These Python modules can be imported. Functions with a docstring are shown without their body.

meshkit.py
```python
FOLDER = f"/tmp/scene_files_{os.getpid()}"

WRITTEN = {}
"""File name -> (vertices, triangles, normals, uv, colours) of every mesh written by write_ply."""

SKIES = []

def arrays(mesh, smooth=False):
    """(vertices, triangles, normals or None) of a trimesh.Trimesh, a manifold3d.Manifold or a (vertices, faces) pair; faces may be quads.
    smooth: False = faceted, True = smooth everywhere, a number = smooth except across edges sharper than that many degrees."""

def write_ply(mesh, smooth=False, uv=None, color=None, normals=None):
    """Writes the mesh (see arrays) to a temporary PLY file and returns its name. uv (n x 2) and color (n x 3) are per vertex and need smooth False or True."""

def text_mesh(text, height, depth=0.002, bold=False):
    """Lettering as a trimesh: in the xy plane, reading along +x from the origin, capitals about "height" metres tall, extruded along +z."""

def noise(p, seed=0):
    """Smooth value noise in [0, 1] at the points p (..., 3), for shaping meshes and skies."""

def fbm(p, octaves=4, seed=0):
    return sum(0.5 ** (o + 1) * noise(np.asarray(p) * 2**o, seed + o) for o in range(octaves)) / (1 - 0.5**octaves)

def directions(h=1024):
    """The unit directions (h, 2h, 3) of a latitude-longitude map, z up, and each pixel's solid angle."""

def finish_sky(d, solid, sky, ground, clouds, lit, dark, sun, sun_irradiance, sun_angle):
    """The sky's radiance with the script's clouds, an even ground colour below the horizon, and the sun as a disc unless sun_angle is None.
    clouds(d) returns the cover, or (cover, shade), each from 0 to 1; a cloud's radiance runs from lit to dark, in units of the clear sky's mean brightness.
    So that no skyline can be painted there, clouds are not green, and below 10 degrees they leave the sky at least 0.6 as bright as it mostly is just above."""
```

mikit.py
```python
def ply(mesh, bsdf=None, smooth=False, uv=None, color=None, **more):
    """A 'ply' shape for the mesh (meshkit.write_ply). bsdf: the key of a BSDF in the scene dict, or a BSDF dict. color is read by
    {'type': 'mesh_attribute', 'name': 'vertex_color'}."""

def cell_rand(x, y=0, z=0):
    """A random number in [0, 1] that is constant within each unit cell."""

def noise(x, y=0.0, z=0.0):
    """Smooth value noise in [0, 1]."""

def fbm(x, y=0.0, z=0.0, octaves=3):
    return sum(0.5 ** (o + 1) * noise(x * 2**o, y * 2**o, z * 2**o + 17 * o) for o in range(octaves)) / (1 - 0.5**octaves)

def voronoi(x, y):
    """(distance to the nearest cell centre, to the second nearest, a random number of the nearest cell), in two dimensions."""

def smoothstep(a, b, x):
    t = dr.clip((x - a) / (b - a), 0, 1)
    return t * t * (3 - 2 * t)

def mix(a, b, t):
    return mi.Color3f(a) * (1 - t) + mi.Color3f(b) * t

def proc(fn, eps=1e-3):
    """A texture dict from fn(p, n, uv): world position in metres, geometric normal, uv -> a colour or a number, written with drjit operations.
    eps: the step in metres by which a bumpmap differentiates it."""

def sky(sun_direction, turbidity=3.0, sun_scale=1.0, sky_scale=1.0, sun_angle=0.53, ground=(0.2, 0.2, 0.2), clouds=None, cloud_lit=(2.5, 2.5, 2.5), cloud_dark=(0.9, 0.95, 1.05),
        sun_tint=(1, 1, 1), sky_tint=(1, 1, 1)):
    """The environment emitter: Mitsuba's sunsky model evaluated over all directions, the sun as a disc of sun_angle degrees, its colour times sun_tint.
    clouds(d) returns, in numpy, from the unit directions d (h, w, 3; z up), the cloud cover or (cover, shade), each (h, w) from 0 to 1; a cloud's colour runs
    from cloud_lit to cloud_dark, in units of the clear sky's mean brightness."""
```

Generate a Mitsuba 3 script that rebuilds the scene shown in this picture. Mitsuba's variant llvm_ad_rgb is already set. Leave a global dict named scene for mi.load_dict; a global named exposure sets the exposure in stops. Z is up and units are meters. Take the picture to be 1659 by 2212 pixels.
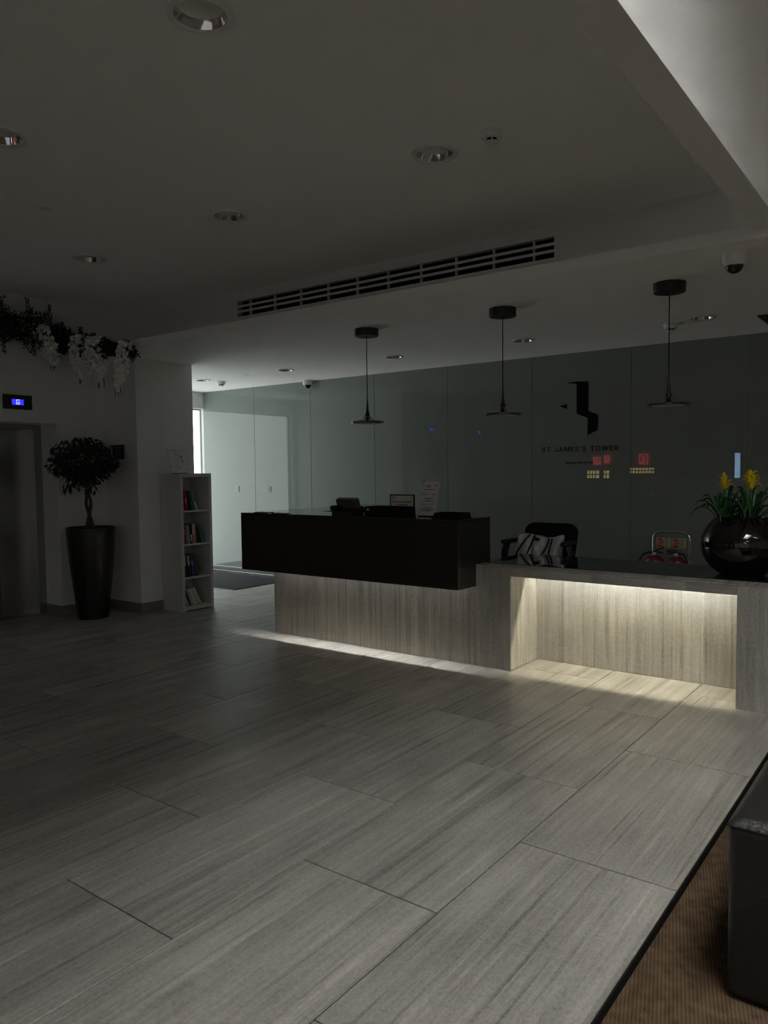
import math, random
import numpy as np, trimesh, manifold3d, shapely
from shapely.geometry import Polygon, Point, box as sbox
import drjit as dr
import mitsuba as mi
import mikit, meshkit
from mikit import proc, noise, fbm, smoothstep, mix, cell_rand

T = mi.ScalarTransform4f
rng = np.random.default_rng(7)
random.seed(7)
scene, labels = {}, {}

# ------------------------------------------------------------------ camera
# x runs along the desk (right), y towards the glass wall, z up; the camera stands over the origin
EYE = np.array([0.0, 0.0, 1.4637])
PITCH, ROLL, YAW, FPX = -0.054342, -0.01102, -0.643734, 1645.54
fwd = np.array([math.sin(YAW) * math.cos(PITCH), math.cos(YAW) * math.cos(PITCH), math.sin(PITCH)])
right = np.cross(fwd, [0, 0, 1.0]); right /= np.linalg.norm(right)
up0 = np.cross(right, fwd)
up = -right * math.sin(ROLL) + up0 * math.cos(ROLL)
scene['camera'] = {'type': 'perspective', 'fov': math.degrees(2 * math.atan(829.5 / FPX)), 'fov_axis': 'x', 'near_clip': 0.05, 'far_clip': 60.0,
                   'to_world': T().look_at(origin=EYE.tolist(), target=(EYE + fwd).tolist(), up=up.tolist())}
exposure = 0.0

# ------------------------------------------------------------------ light levels (each lamp is built further down)
TUBE = (27.0, 26.6, 25.6)           # the linear lamps hanging in the lit bay on the right
DOOR_DAY = (1.95, 2.09, 2.05)      # daylight in the glazed street door at the far left
STRIP_BOX = (2900.0, 2620.0, 2050.0)     # warm strip hidden under the dark upper counter
STRIP_NICHE = (430.0, 390.0, 280.0)   # warm strip in the knee niche
SKYLIGHT = (29.5, 29.1, 27.6)        # daylight in the rooflight over the bay on the right
FRONT_DAY = (.27, .27, .265)         # daylight in the street glazing behind the camera
BLUE = (0.01, 0.02, 3.0)

# ------------------------------------------------------------------ helpers
def rgb(c): return {'type': 'rgb', 'value': list(c) if hasattr(c, '__len__') else [c] * 3}
def mat(key, color, rough=0.6, spec=0.4, metallic=0.0, coat=0.0, bump=None, bscale=0.001, **kw):
    b = {'type': 'principled', 'base_color': color if isinstance(color, dict) else rgb(color), 'roughness': rough, 'specular': spec, 'metallic': metallic}
    if coat: b.update(clearcoat=coat, clearcoat_gloss=0.95)
    b.update(kw)
    b = {'type': 'twosided', 'bsdf': b}
    if bump is not None:
        b = {'type': 'twosided', 'bsdf': {'type': 'bumpmap', 'arbitrary': bump, 'scale': bscale, 'bsdf': b['bsdf']}}
    scene[key] = b
    return key
def gloss(key, color, ior=1.5, rough=None):
    b = {'type': 'plastic' if rough is None else 'roughplastic', 'diffuse_reflectance': rgb(color), 'int_ior': ior}
    if rough is not None: b['alpha'] = rough
    scene[key] = {'type': 'twosided', 'bsdf': b}
    return key
def numbered(key):
    if not any(k == key or k.startswith(key + '__') for k in USED): USED.add(key); return key
    i = 1
    while f'{key}_{i:03d}' in USED: i += 1
    USED.add(f'{key}_{i:03d}')
    return f'{key}_{i:03d}'
USED = set()
def obj(name, mesh, m, parent=None, smooth=False, uv=None, label=None, **more):
    key = numbered(f'{parent}__{name}' if parent else name)
    scene[key] = mikit.ply(mesh, m, smooth=smooth, uv=uv, **more)
    if label: labels[key] = {'label': label}
    return key
def thing(name, label, cat, group=None, key=None):
    key = key or numbered(name)
    labels[key] = {'label': label, 'category': cat}
    if group: labels[key]['group'] = group
    return key
def struct(name, mesh, m, smooth=False, uv=None, label=None):
    key = obj(name, mesh, m, None, smooth, uv)
    labels[key] = {'kind': 'structure', 'category': name.split('_')[0]}
    if label: labels[key]['label'] = label
    return key
def bx(x0, x1, y0, y1, z0, z1, bev=0.0):
    if bev <= 0:
        m = trimesh.creation.box(extents=(x1 - x0, y1 - y0, z1 - z0))
        m.apply_translation(((x0 + x1) / 2, (y0 + y1) / 2, (z0 + z1) / 2)); return m
    c = []
    for x, sx in ((x0, 1), (x1, -1)):
        for y, sy in ((y0, 1), (y1, -1)):
            for z, sz in ((z0, 1), (z1, -1)):
                c += [(x, y + sy * bev, z + sz * bev), (x + sx * bev, y, z + sz * bev), (x + sx * bev, y + sy * bev, z)]
    return trimesh.convex.convex_hull(np.array(c))
def rbox(sx, sy, sz, r, n=8):
    """rounded box centred at the origin: hull of eight spheres"""
    s = trimesh.creation.icosphere(subdivisions=2, radius=r)
    pts = np.vstack([s.vertices + [a * (sx / 2 - r), b * (sy / 2 - r), c * (sz / 2 - r)] for a in (-1, 1) for b in (-1, 1) for c in (-1, 1)])
    return trimesh.convex.convex_hull(pts)
def move(m, x=0, y=0, z=0): m = m.copy(); m.apply_translation((x, y, z)); return m
def rot(m, deg, axis, at=(0, 0, 0)):
    m = m.copy(); m.apply_transform(trimesh.transformations.rotation_matrix(math.radians(deg), axis, at)); return m
def join(*ms): return trimesh.util.concatenate([m for m in ms])
def lathe(prof, n=40, at=(0, 0, 0)):
    m = trimesh.creation.revolve(np.array(prof, float), sections=n); m.apply_translation(at); return m
def tube(pts, r, n=10, closed=False):
    p = np.array(pts, float); k = len(p)
    r = np.full(k, r) if np.isscalar(r) else np.array(r)
    t = np.gradient(p, axis=0); t /= np.linalg.norm(t, axis=1, keepdims=True)
    a = np.cross(t[0], [0, 0, 1.0]) if abs(t[0][2]) < .9 else np.cross(t[0], [1.0, 0, 0])
    V = []
    ang = np.arange(n) * 2 * math.pi / n
    for i in range(k):
        a = a - t[i] * (a @ t[i]); a /= np.linalg.norm(a); b = np.cross(t[i], a)
        V.append(p[i] + r[i] * (np.cos(ang)[:, None] * a + np.sin(ang)[:, None] * b))
    V = np.vstack(V + [p[:1], p[-1:]]); F = []
    for i in range(k - 1):
        for j in range(n):
            q = (j + 1) % n
            F += [(i * n + j, i * n + q, (i + 1) * n + q), (i * n + j, (i + 1) * n + q, (i + 1) * n + j)]
    c0, c1 = k * n, k * n + 1
    for j in range(n):
        q = (j + 1) % n
        F += [(c0, q, j), (c1, (k - 1) * n + j, (k - 1) * n + q)]
    m = trimesh.Trimesh(V, np.array(F), process=False); m.fix_normals(); return m
def smooth_path(pts, n=30):
    from scipy.interpolate import CubicSpline
    p = np.array(pts, float); t = np.r_[0, np.cumsum(np.linalg.norm(np.diff(p, axis=0), axis=1))]
    return CubicSpline(t, p)(np.linspace(0, t[-1], n))
def prism(poly, d, frame):
    """extrudes a 2-D polygon by d; frame = (origin, axis u, axis v), extruded along u x v"""
    m = trimesh.creation.extrude_polygon(poly, d, engine='earcut')
    o, u, v = (np.array(a, float) for a in frame); w = np.cross(u, v)
    M = np.eye(4); M[:3, 0], M[:3, 1], M[:3, 2], M[:3, 3] = u, v, w, o
    m.apply_transform(M); return m
WALLF = lambda x, y, z: ((x, y, z), (1, 0, 0), (0, 0, 1))          # faces -y
ELEVF = lambda x, y, z: ((x, y, z), (0, 1, 0), (0, 0, 1))          # faces +x
def text(s, h, d, frame, bold=False, width=None):
    m = meshkit.text_mesh(s, h, d, bold)
    if width: m.apply_scale((width / m.extents[0], 1, 1))
    o, u, v = (np.array(a, float) for a in frame); w = np.cross(u, v)
    M = np.eye(4); M[:3, 0], M[:3, 1], M[:3, 2], M[:3, 3] = u, v, w, o
    m.apply_transform(M); return m
def tile_uv(m, a, b):
    """uv in metres on a bevelled tile: u across the grain (axis a), v along it (axis b), with an offset of its own"""
    o = rng.uniform(0, 60, 2)
    v = np.array(m.vertices); return np.stack([v[:, a] + o[0], v[:, b] + o[1]], 1)
def unshare(m):
    return trimesh.Trimesh(m.triangles.reshape(-1, 3), np.arange(len(m.faces) * 3).reshape(-1, 3), process=False)

# ------------------------------------------------------------------ materials
def stone(p, n, uv):
    u, v = uv.x, uv.y
    wob = 0.006 * noise(u * 3, v * 1.7)
    a = fbm((u + wob) * 26, v * 0.9, 1.0, 3)
    b = noise((u + wob) * 95, v * 3.0, 5.0)
    c = noise((u + wob) * 260, v * 8.0, 9.0)
    g = noise(u * 420, v * 420, 3.0)
    cl = fbm(u * 5, v * 3, 21.0, 3)
    line = smoothstep(0.70, 0.83, noise((u + wob) * 48, v * 1.1, 31.0)) * (0.35 + 0.65 * noise(u * 9, v * 6, 2.0))
    g2 = noise(u * 150, v * 95, 13.0)
    lite = smoothstep(0.74, 0.88, noise((u + wob) * 64, v * 1.6, 51.0)) * noise(u * 8, v * 5, 6.0)
    s = 0.80 + 0.27 * (a - 0.5) + 0.12 * (b - 0.5) + 0.12 * (c - 0.5) + 0.20 * (g - 0.5) + 0.16 * (g2 - 0.5) + 0.30 * (cl - 0.5) - 0.24 * line + 0.20 * lite
    s = dr.clip(s, 0.3, 1.2)
    return mi.Color3f(0.440, 0.427, 0.398) * s * (0.78 + 0.3 * noise(u * 0.6, v * 0.5, 77.0)) * 1.06
mat('stone_tile', proc(stone), rough=0.38, spec=0.34)
mat('grout_dark', (0.03, 0.029, 0.026), 0.9, 0.1)
mat('grout_light', (0.62, 0.6, 0.54), 0.9, 0.1)
mat('wall_paint', (0.75, 0.75, 0.73), 0.85, 0.2)
mat('ceiling_paint', (0.85, 0.845, 0.82), 0.9, 0.15)
mat('skirting_stone', (0.19, 0.185, 0.17), 0.5, 0.4)
gloss('back_glass', (0.235, 0.268, 0.250), 1.52)
gloss('counter_glass', (0.012, 0.017, 0.016), 1.52)
gloss('dark_lacquer', (0.006, 0.0045, 0.0035), 1.5, 0.16)
mat('steel', (0.42, 0.42, 0.41), 0.32, 0.5, 1.0)
mat('chrome', (0.78, 0.78, 0.78), 0.08, 0.5, 1.0)
mat('satin_chrome', (0.6, 0.6, 0.6), 0.2, 0.5, 1.0)
mat('black_plastic', (0.008, 0.008, 0.008), 0.45, 0.4)
mat('black_matte', (0.004, 0.004, 0.004), 0.8, 0.15)
mat('grey_plastic', (0.055, 0.055, 0.054), 0.45, 0.4)
mat('white_plastic', (0.72, 0.72, 0.70), 0.45, 0.4)
mat('pale_green_plastic', (0.30, 0.33, 0.315), 0.4, 0.4)
mat('white_board', (0.56, 0.56, 0.545), 0.5, 0.4)
mat('dark_void', (0.002, 0.002, 0.002), 0.9, 0.05)
mat('paper', (0.62, 0.62, 0.61), 0.5, 0.4)
mat('ink', (0.03, 0.03, 0.03), 0.7, 0.2)
mat('pale_ink', (0.25, 0.25, 0.25), 0.7, 0.2)
mat('yellow_print', (0.62, 0.5, 0.03), 0.6, 0.3)
mat('red_print', (0.5, 0.02, 0.03), 0.5, 0.3)
mat('sign_cream', (0.62, 0.6, 0.38), 0.5, 0.4)
mat('diffuser', (0.62, 0.62, 0.59), 0.5, 0.4)
def carpet(p, n, uv):
    x, y = p.x * 180, p.y * 105
    row = dr.floor(y)
    sx = dr.sin((x + 0.5 * row) * 2 * dr.pi * 0.5)
    sy = dr.sin(y * 2 * dr.pi)
    w = dr.clip(0.5 + 0.38 * sx + 0.30 * sy, 0, 1)
    return mi.Color3f(0.078, 0.053, 0.034) * (0.5 + 0.65 * w) * (0.7 + 0.6 * noise(p.x * 40, p.y * 40))
def carpet_h(p, n, uv):
    x, y = p.x * 180, p.y * 105
    return 0.5 + 0.25 * dr.sin((x + 0.5 * dr.floor(y)) * dr.pi) + 0.25 * dr.sin(y * 2 * dr.pi)
mat('sisal', proc(carpet), 0.95, 0.1)
def matnoise(p, n, uv): return mi.Color3f(0.055, 0.057, 0.06) * (0.5 + 1.0 * noise(p.x * 190, p.y * 190, 0.0))
mat('entrance_mat_pile', proc(matnoise), 0.95, 0.1)
def leather_h(p, n, uv): return fbm(p.x * 130, p.y * 130, p.z * 130, 2) * 0.3 + fbm(p.x * 9, p.y * 9, p.z * 9, 2)
mat('black_leather', (0.009, 0.009, 0.0098), 0.42, 0.5, bump=proc(leather_h), bscale=0.004)
gloss('brown_lacquer', (0.0035, 0.002, 0.0016), 1.5, 0.16)
gloss('vase_lacquer', (0.004, 0.002, 0.0018), 1.52)
mat('soil', (0.015, 0.011, 0.008), 0.95, 0.1)
mat('bark', (0.075, 0.052, 0.036), 0.8, 0.2)
mat('leaf_dark', (0.011, 0.024, 0.010), 0.5, 0.4)
mat('leaf_green', (0.014, 0.055, 0.016), 0.35, 0.5)
mat('leaf_garland', (0.012, 0.020, 0.010), 0.6, 0.3)
mat('petal_white', (0.86, 0.86, 0.81), 0.8, 0.2)
mat('petal_yellow', (0.80, 0.62, 0.015), 0.5, 0.3)
mat('bud_yellow', (0.4, 0.38, 0.05), 0.7, 0.2)
mat('bag_plastic', (0.50, 0.50, 0.50), 0.35, 0.5)
mat('extinguisher_red', (0.13, 0.004, 0.006), 0.3, 0.5, coat=0.6)
mat('outside_paving', (0.3, 0.3, 0.29), 0.9, 0.1)
scene['door_light'] = {'type': 'diffuse', 'reflectance': rgb(0.5)}
scene['lamp_body'] = {'type': 'diffuse', 'reflectance': rgb(0.7)}
def emit(c, w=1.0): return {'type': 'area', 'radiance': rgb(c), 'sampling_weight': w}

# ------------------------------------------------------------------ floor
EDGE = -0.739                                  # the stone floor ends here; the sunken carpet begins
SLAB = 'floor'
struct('floor', join(bx(-10.2, EDGE - .012, -5.4, 7.7, -.2, -.004), bx(EDGE - .012, EDGE - .002, -5.4, 7.7, -.2, -.003)), 'grout_dark', label='dark joints and bed under the large grey stone floor tiles')
W_, L_, G = 0.6, 1.2, 0.0042
for j in range(-14, 0):                         # rows between the long joints
    x1 = EDGE + W_ * (j + 1); x0 = x1 - W_
    ph = 2.052 if j % 2 == 0 else 1.448        # the short joints of neighbouring rows lie half a tile apart
    ph = {0: 1.448, 1: 2.052}[(j + 1) % 2]
    for k in range(-3, 6):
        y0, y1 = ph + L_ * k, ph + L_ * (k + 1)
        if y1 > 7.52: y1 = 7.52
        if y1 - y0 < .05: continue
        zz = rng.uniform(-.0006, .0)
        b = .0012
        m = unshare(bx(x0 + G / 2, x1 - G / 2 * (j != -1), y0 + G / 2, y1 - G / 2, -.012, zz, b))
        obj('tile', m, 'stone_tile', 'floor', uv=tile_uv(m, 0, 1))
struct('floor_001', bx(EDGE, 5.2, -5.4, 7.7, -.2, -.036), 'sisal', label='brown woven sisal carpet lying below the edge of the stone floor')
struct('trim_1', bx(EDGE - .002, EDGE + .006, -5.4, 7.7, -.036, -.006), 'black_matte', label='dark edge strip between stone floor and carpet')

# ------------------------------------------------------------------ walls and ceilings
WY = 7.52
# glass wall
key = struct('wall_back', bx(-10.2, 5.2, WY, WY + .15, -.2, 4.4), 'wall_paint', label='long wall clad in pale green back-painted glass behind the desk')
edges = [-8.97, -7.893, -6.829, -5.766, -4.703, -3.64, -2.577, -1.514, -.45, .61]
for a, b in zip(edges[:-1], edges[1:]):
    obj('glass_panel', bx(a + .0018, b - .0018, WY - .012, WY - .0005, .092, 2.655, .0012), 'back_glass', 'wall_back')
struct('baseboard_back', join(bx(-8.97, 5.0, WY - .018, WY - .0005, .03, .088, .002), bx(-8.97, 5.0, WY - .03, WY - .0005, -.002, .027, .002)), 'satin_chrome', label='low steel skirting at the foot of the glass wall')
# street door end of the lobby
DX = -8.97
struct('wall_left', join(bx(DX - .2, DX, 5.3, 5.62, 0, 2.66), bx(DX - .2, DX, 5.3, WY, 2.41, 2.66), bx(DX - .2, DX, WY - .0125, WY, 0, 2.66)), 'wall_paint', label='white end wall with the glazed street door opening')
d2 = struct('door_2', join(bx(DX - .12, DX - .06, 5.62, 5.66, 0, 2.41), bx(DX - .12, DX - .06, 7.488, 7.507, 0, 2.41), bx(DX - .12, DX - .06, 5.66, 7.488, 2.385, 2.41), bx(DX - .12, DX - .06, 5.66, 7.488, 0, .06)), 'steel', label='glazed street door bright with daylight, seen beside the white column')
for a, b in ((5.662, 7.486),):
    obj('pane', bx(DX - .10, DX - .08, a, b, .062, 2.383), 'door_light', 'door_2', emitter=emit(DOOR_DAY))
# column and lift wall
struct('wall_pier', join(bx(-7.42, -6.775, 4.79, 5.52, 0, 2.66), bx(-10.2, -6.9, 5.40, 5.5195, 0, 2.66)), 'wall_paint', label='white column standing between the lift wall and the lobby')
EX = -7.34
lift = Polygon([(-5.4, -.02), (-5.4, 3.25), (5.3, 3.25), (5.3, -.02)], [])
for c in (3.835, 2.17):
    lift = lift.difference(sbox(c - .405, -.05, c + .405, 1.975))
lift = lift.difference(sbox(-5.5, -.05, -3.0, 4))
struct('wall_lift', prism(lift, .46, ELEVF(EX - .46, 0, 0)), 'wall_paint', label='white wall with the recessed lift door')
struct('wall_end', bx(-10.2, -10.0, -5.4, 7.7, -.2, 4.4), 'wall_paint')
struct('wall_right', bx(5.0, 5.2, -5.4, 7.7, -.2, 4.4), 'wall_paint')
struct('wall_front', bx(-10.2, 5.2, -5.4, -5.2, -.2, 4.4), 'wall_paint')
w5 = struct('window_5', join(*[bx(x - .04, x + .04, -5.2, -5.14, .25, 3.05) for x in np.linspace(-2.8, 4.8, 6)], bx(-2.84, 4.84, -5.2, -5.14, 3.05, 3.12), bx(-2.84, 4.84, -5.2, -5.14, .18, .25)), 'steel')
for a, b in zip(np.linspace(-2.8, 4.8, 6)[:-1], np.linspace(-2.8, 4.8, 6)[1:]):
    obj('pane', bx(a + .041, b - .041, -5.19, -5.17, .252, 3.048), 'door_light', w5, emitter=emit(FRONT_DAY))
struct('wall_lift_end', bx(-10.2, EX, -3.1, -3.0, 0, 3.25), 'wall_paint')
# skirtings of the lift wall and the column
SK = .105
struct('baseboard_left', join(bx(EX, EX + .012, 4.242, 4.775, 0, SK, .001), bx(-7.63, EX + .012, 4.228, 4.242, 0, SK, .001)), 'skirting_stone', label='grey stone skirting on the lift wall')
struct('baseboard_pier', join(bx(EX + .014, -6.763, 4.778, 4.79, 0, SK, .001), bx(-6.775, -6.763, 4.7905, 5.52, 0, SK, .001)), 'skirting_stone', label='grey stone skirting round the foot of the column')
# ceilings
HI, LO = 3.2, 2.65
down_hi = [(-2.335, 1.985), (-2.335, 3.612), (-3.98, 3.595), (-5.635, 3.585), (-3.965, 2.04)]
down_lo = [(-7.765, 6.5), (-6.292, 6.495), (-4.725, 6.5), (-3.223, 6.462), (-1.647, 6.43)]
ch = sbox(-10.2, -5.4, EDGE - .02, 5.19)
for x, y in down_hi: ch = ch.difference(Point(x, y).buffer(.102, 20))
struct('ceiling', trimesh.creation.extrude_polygon(ch, .08, engine='earcut').apply_translation((0, 0, HI)), 'ceiling_paint', label='white plaster ceiling over the hall')
cl = sbox(-10.2, 4.4, 5.0, WY)
cl = cl.difference(sbox(-10.3, 4.3, EX, 4.8))
for x, y in down_lo: cl = cl.difference(Point(x, y).buffer(.082, 20))
struct('ceiling_001', trimesh.creation.extrude_polygon(cl, .07, engine='earcut').apply_translation((0, 0, LO)), 'ceiling_paint', label='lower white ceiling slab over the desk with its front edge')
struct('wall_fascia', join(bx(EX - .3, 5.0, 5.17, 5.3, LO + .07, 2.965), bx(EX - .3, 5.0, 5.17, 5.3, 3.125, HI + .05), bx(EX - .3, -5.66, 5.17, 5.3, 2.96, 3.13), bx(-2.31, 5.0, 5.17, 5.3, 2.96, 3.13), bx(-5.7, -2.3, 5.26, 5.3, 2.96, 3.13)), 'wall_paint', label='upright fascia above the lower ceiling with the long air grille')
struct('wall_bulkhead', bx(EDGE - .12, EDGE, -5.4, 4.4, 2.688, 4.3), 'wall_paint', label='pale bulkhead hanging from the ceiling at upper right')
RX0, RX1, RY0, RY1, RZ, RT = .1, 1.2, .45, 2.65, 3.7, 4.9       # rooflight shaft over the bay
struct('ceiling_002', join(trimesh.creation.extrude_polygon(sbox(EDGE - .1, -5.4, 5.2, 5.3).difference(sbox(RX0, RY0, RX1, RY1)), .12, engine='earcut').apply_translation((0, 0, RZ)),
    bx(RX0 - .1, RX0, RY0 - .1, RY1 + .1, RZ + .12, RT + .1), bx(RX1, RX1 + .1, RY0 - .1, RY1 + .1, RZ + .12, RT + .1), bx(RX0, RX1, RY0 - .1, RY0, RZ + .12, RT + .1), bx(RX0, RX1, RY1, RY1 + .1, RZ + .12, RT + .1)), 'ceiling_paint')
w4 = struct('window_4', join(bx(RX0, RX1, 1.53, 1.57, RT - .06, RT), bx(.63, .67, RY0, RY1, RT - .06, RT)), 'steel')
obj('pane', bx(RX0, RX1, RY0, RY1, RT, RT + .02), 'door_light', w4, emitter=emit(SKYLIGHT, 3.0))

# ------------------------------------------------------------------ lift door
d1 = struct('door_1', join(bx(-7.80, -7.64, 4.16, 4.2395, 0, 1.9745), bx(-7.80, -7.64, 3.4305, 3.51, 0, 1.9745), bx(-7.80, -7.64, 3.51, 4.16, 1.93, 1.9745)), 'steel', label='brushed steel lift door in a deep white recess')
for a, b in ((3.435, 3.833), (3.837, 4.235)):
    obj('door_leaf', bx(-7.83, -7.795, a, b, .004, 1.972, .002), 'steel', 'door_1')
obj('sill', bx(-7.80, -7.64, 3.51, 4.16, 0, .006, .001), 'steel', 'door_1')
lobby_door = struct('door_3', join(bx(-7.80, -7.64, 1.766, 1.84, 0, 1.974), bx(-7.80, -7.64, 2.50, 2.574, 0, 1.974), bx(-7.80, -7.64, 1.84, 2.5, 1.93, 1.974)), 'steel')
for a, b in ((1.77, 2.168), (2.172, 2.57)):
    obj('door_leaf', bx(-7.83, -7.795, a, b, .004, 1.972, .002), 'steel', 'door_3')
def indicator(yc, label):
    t = thing('floor_indicator', label, 'display', 'floor indicators above the lifts')
    obj('panel', bx(EX, EX + .012, yc - .145, yc + .145, 2.10, 2.24, .003), 'black_plastic', t)
    obj('screen', bx(EX + .0122, EX + .0135, yc - .058, yc + .058, 2.142, 2.196), 'lamp_body', t, emitter=emit(BLUE, .05), label='lit blue screen')
    g = [((.020, .020), (-.013, .020)), ((-.013, .020), (-.013, -.020)), ((-.013, -.020), (.013, -.020)), ((.013, -.020), (.013, .000)), ((.013, .000), (.001, .000))]
    ms = [bx(EX + .0136, EX + .0146, yc + min(a[0], b[0]) - .003, yc + max(a[0], b[0]) + .003, 2.169 + min(a[1], b[1]) - .003, 2.169 + max(a[1], b[1]) + .003) for a, b in g]
    obj('letter', join(*ms), 'lamp_body', t, emitter=emit((.8, .9, 3.2), .02), label='pale letter G')
indicator(3.842, 'black floor indicator with a blue screen reading G above the lift door')
indicator(2.17, 'black floor indicator above the second lift, its blue glow mirrored in the glass wall')

# ------------------------------------------------------------------ ceiling fittings
def downlight(x, y, z, r, depth, label, group):
    t = thing('downlight', label, 'ceiling light', group)
    k = r / .13
    obj('rim', lathe([(r, .0), (r - .004, -.006), (.104 * k, -.008), (.099 * k, -.004), (.099 * k, .0), (.101 * k, .002), (r, .0005)], 40, (x, y, z)), 'white_plastic', t, smooth=35)
    obj('reflector', lathe([(.0985 * k, -.003), (.092 * k, depth * .45), (.086 * k, depth), (.088 * k, depth + .001), (.0945 * k, depth * .45), (.1005 * k, .0)], 40, (x, y, z)), 'chrome', t, smooth=35)
    obj('diffuser', lathe([(0, depth), (.087 * k, depth), (.087 * k, depth + .004), (0, depth + .004)], 40, (x, y, z)), 'diffuser', t)
names = ['large unlit recessed downlight at the top edge of the photo', 'unlit recessed downlight next to the smoke detector on the high ceiling', 'unlit recessed downlight midway along the high ceiling, left of the air grille',
         'unlit recessed downlight on the high ceiling nearest the flower garland', 'unlit recessed downlight cut by the left edge of the photo']
for (x, y), n in zip(down_hi, names): downlight(x, y, HI, .13, .030, n, 'downlights in the high ceiling')
names = ['unlit round downlight in the lower ceiling beside the white column', 'unlit round downlight in the lower ceiling left of the first pendant lamp', 'unlit round downlight in the lower ceiling just right of the first pendant cord',
         'unlit round downlight in the lower ceiling just right of the middle pendant cord', 'unlit round downlight in the lower ceiling right of the third pendant cord']
for (x, y), n in zip(down_lo, names): downlight(x, y, LO, .105, .024, n, 'downlights in the lower ceiling')

def smoke(x, y, z, label):
    t = thing('smoke_detector', label, 'smoke detector', 'smoke detectors')
    obj('base', lathe([(0, 0), (.058, 0), (.058, -.008), (.055, -.012), (0, -.012)], 32, (x, y, z)), 'white_plastic', t, smooth=35)
    obj('body', lathe([(0, -.012), (.053, -.012), (.050, -.034), (.040, -.038), (0, -.038)], 32, (x, y, z)), 'white_plastic', t, smooth=35)
    obj('chamber', lathe([(0, -.038), (.030, -.038), (.030, -.050), (0, -.050)], 24, (x, y, z)), 'black_matte', t, smooth=35, label='dark slotted sensing chamber')
    ms = [rot(bx(x + .028, x + .034, y - .003, y + .003, z - .051, z - .037), a, (0, 0, 1), (x, y, z)) for a in range(0, 360, 60)]
    obj('cap', join(lathe([(0, -.050), (.033, -.050), (.030, -.062), (0, -.064)], 24, (x, y, z)), *ms), 'white_plastic', t)
smoke(-1.955, 3.566, HI, 'white smoke detector on the high ceiling beside a downlight')
smoke(-7.709, 6.76, LO, 'white smoke detector on the lobby ceiling by the white column')
smoke(-1.925, 6.567, LO, 'white smoke detector behind the cord of the third pendant lamp')

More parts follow.
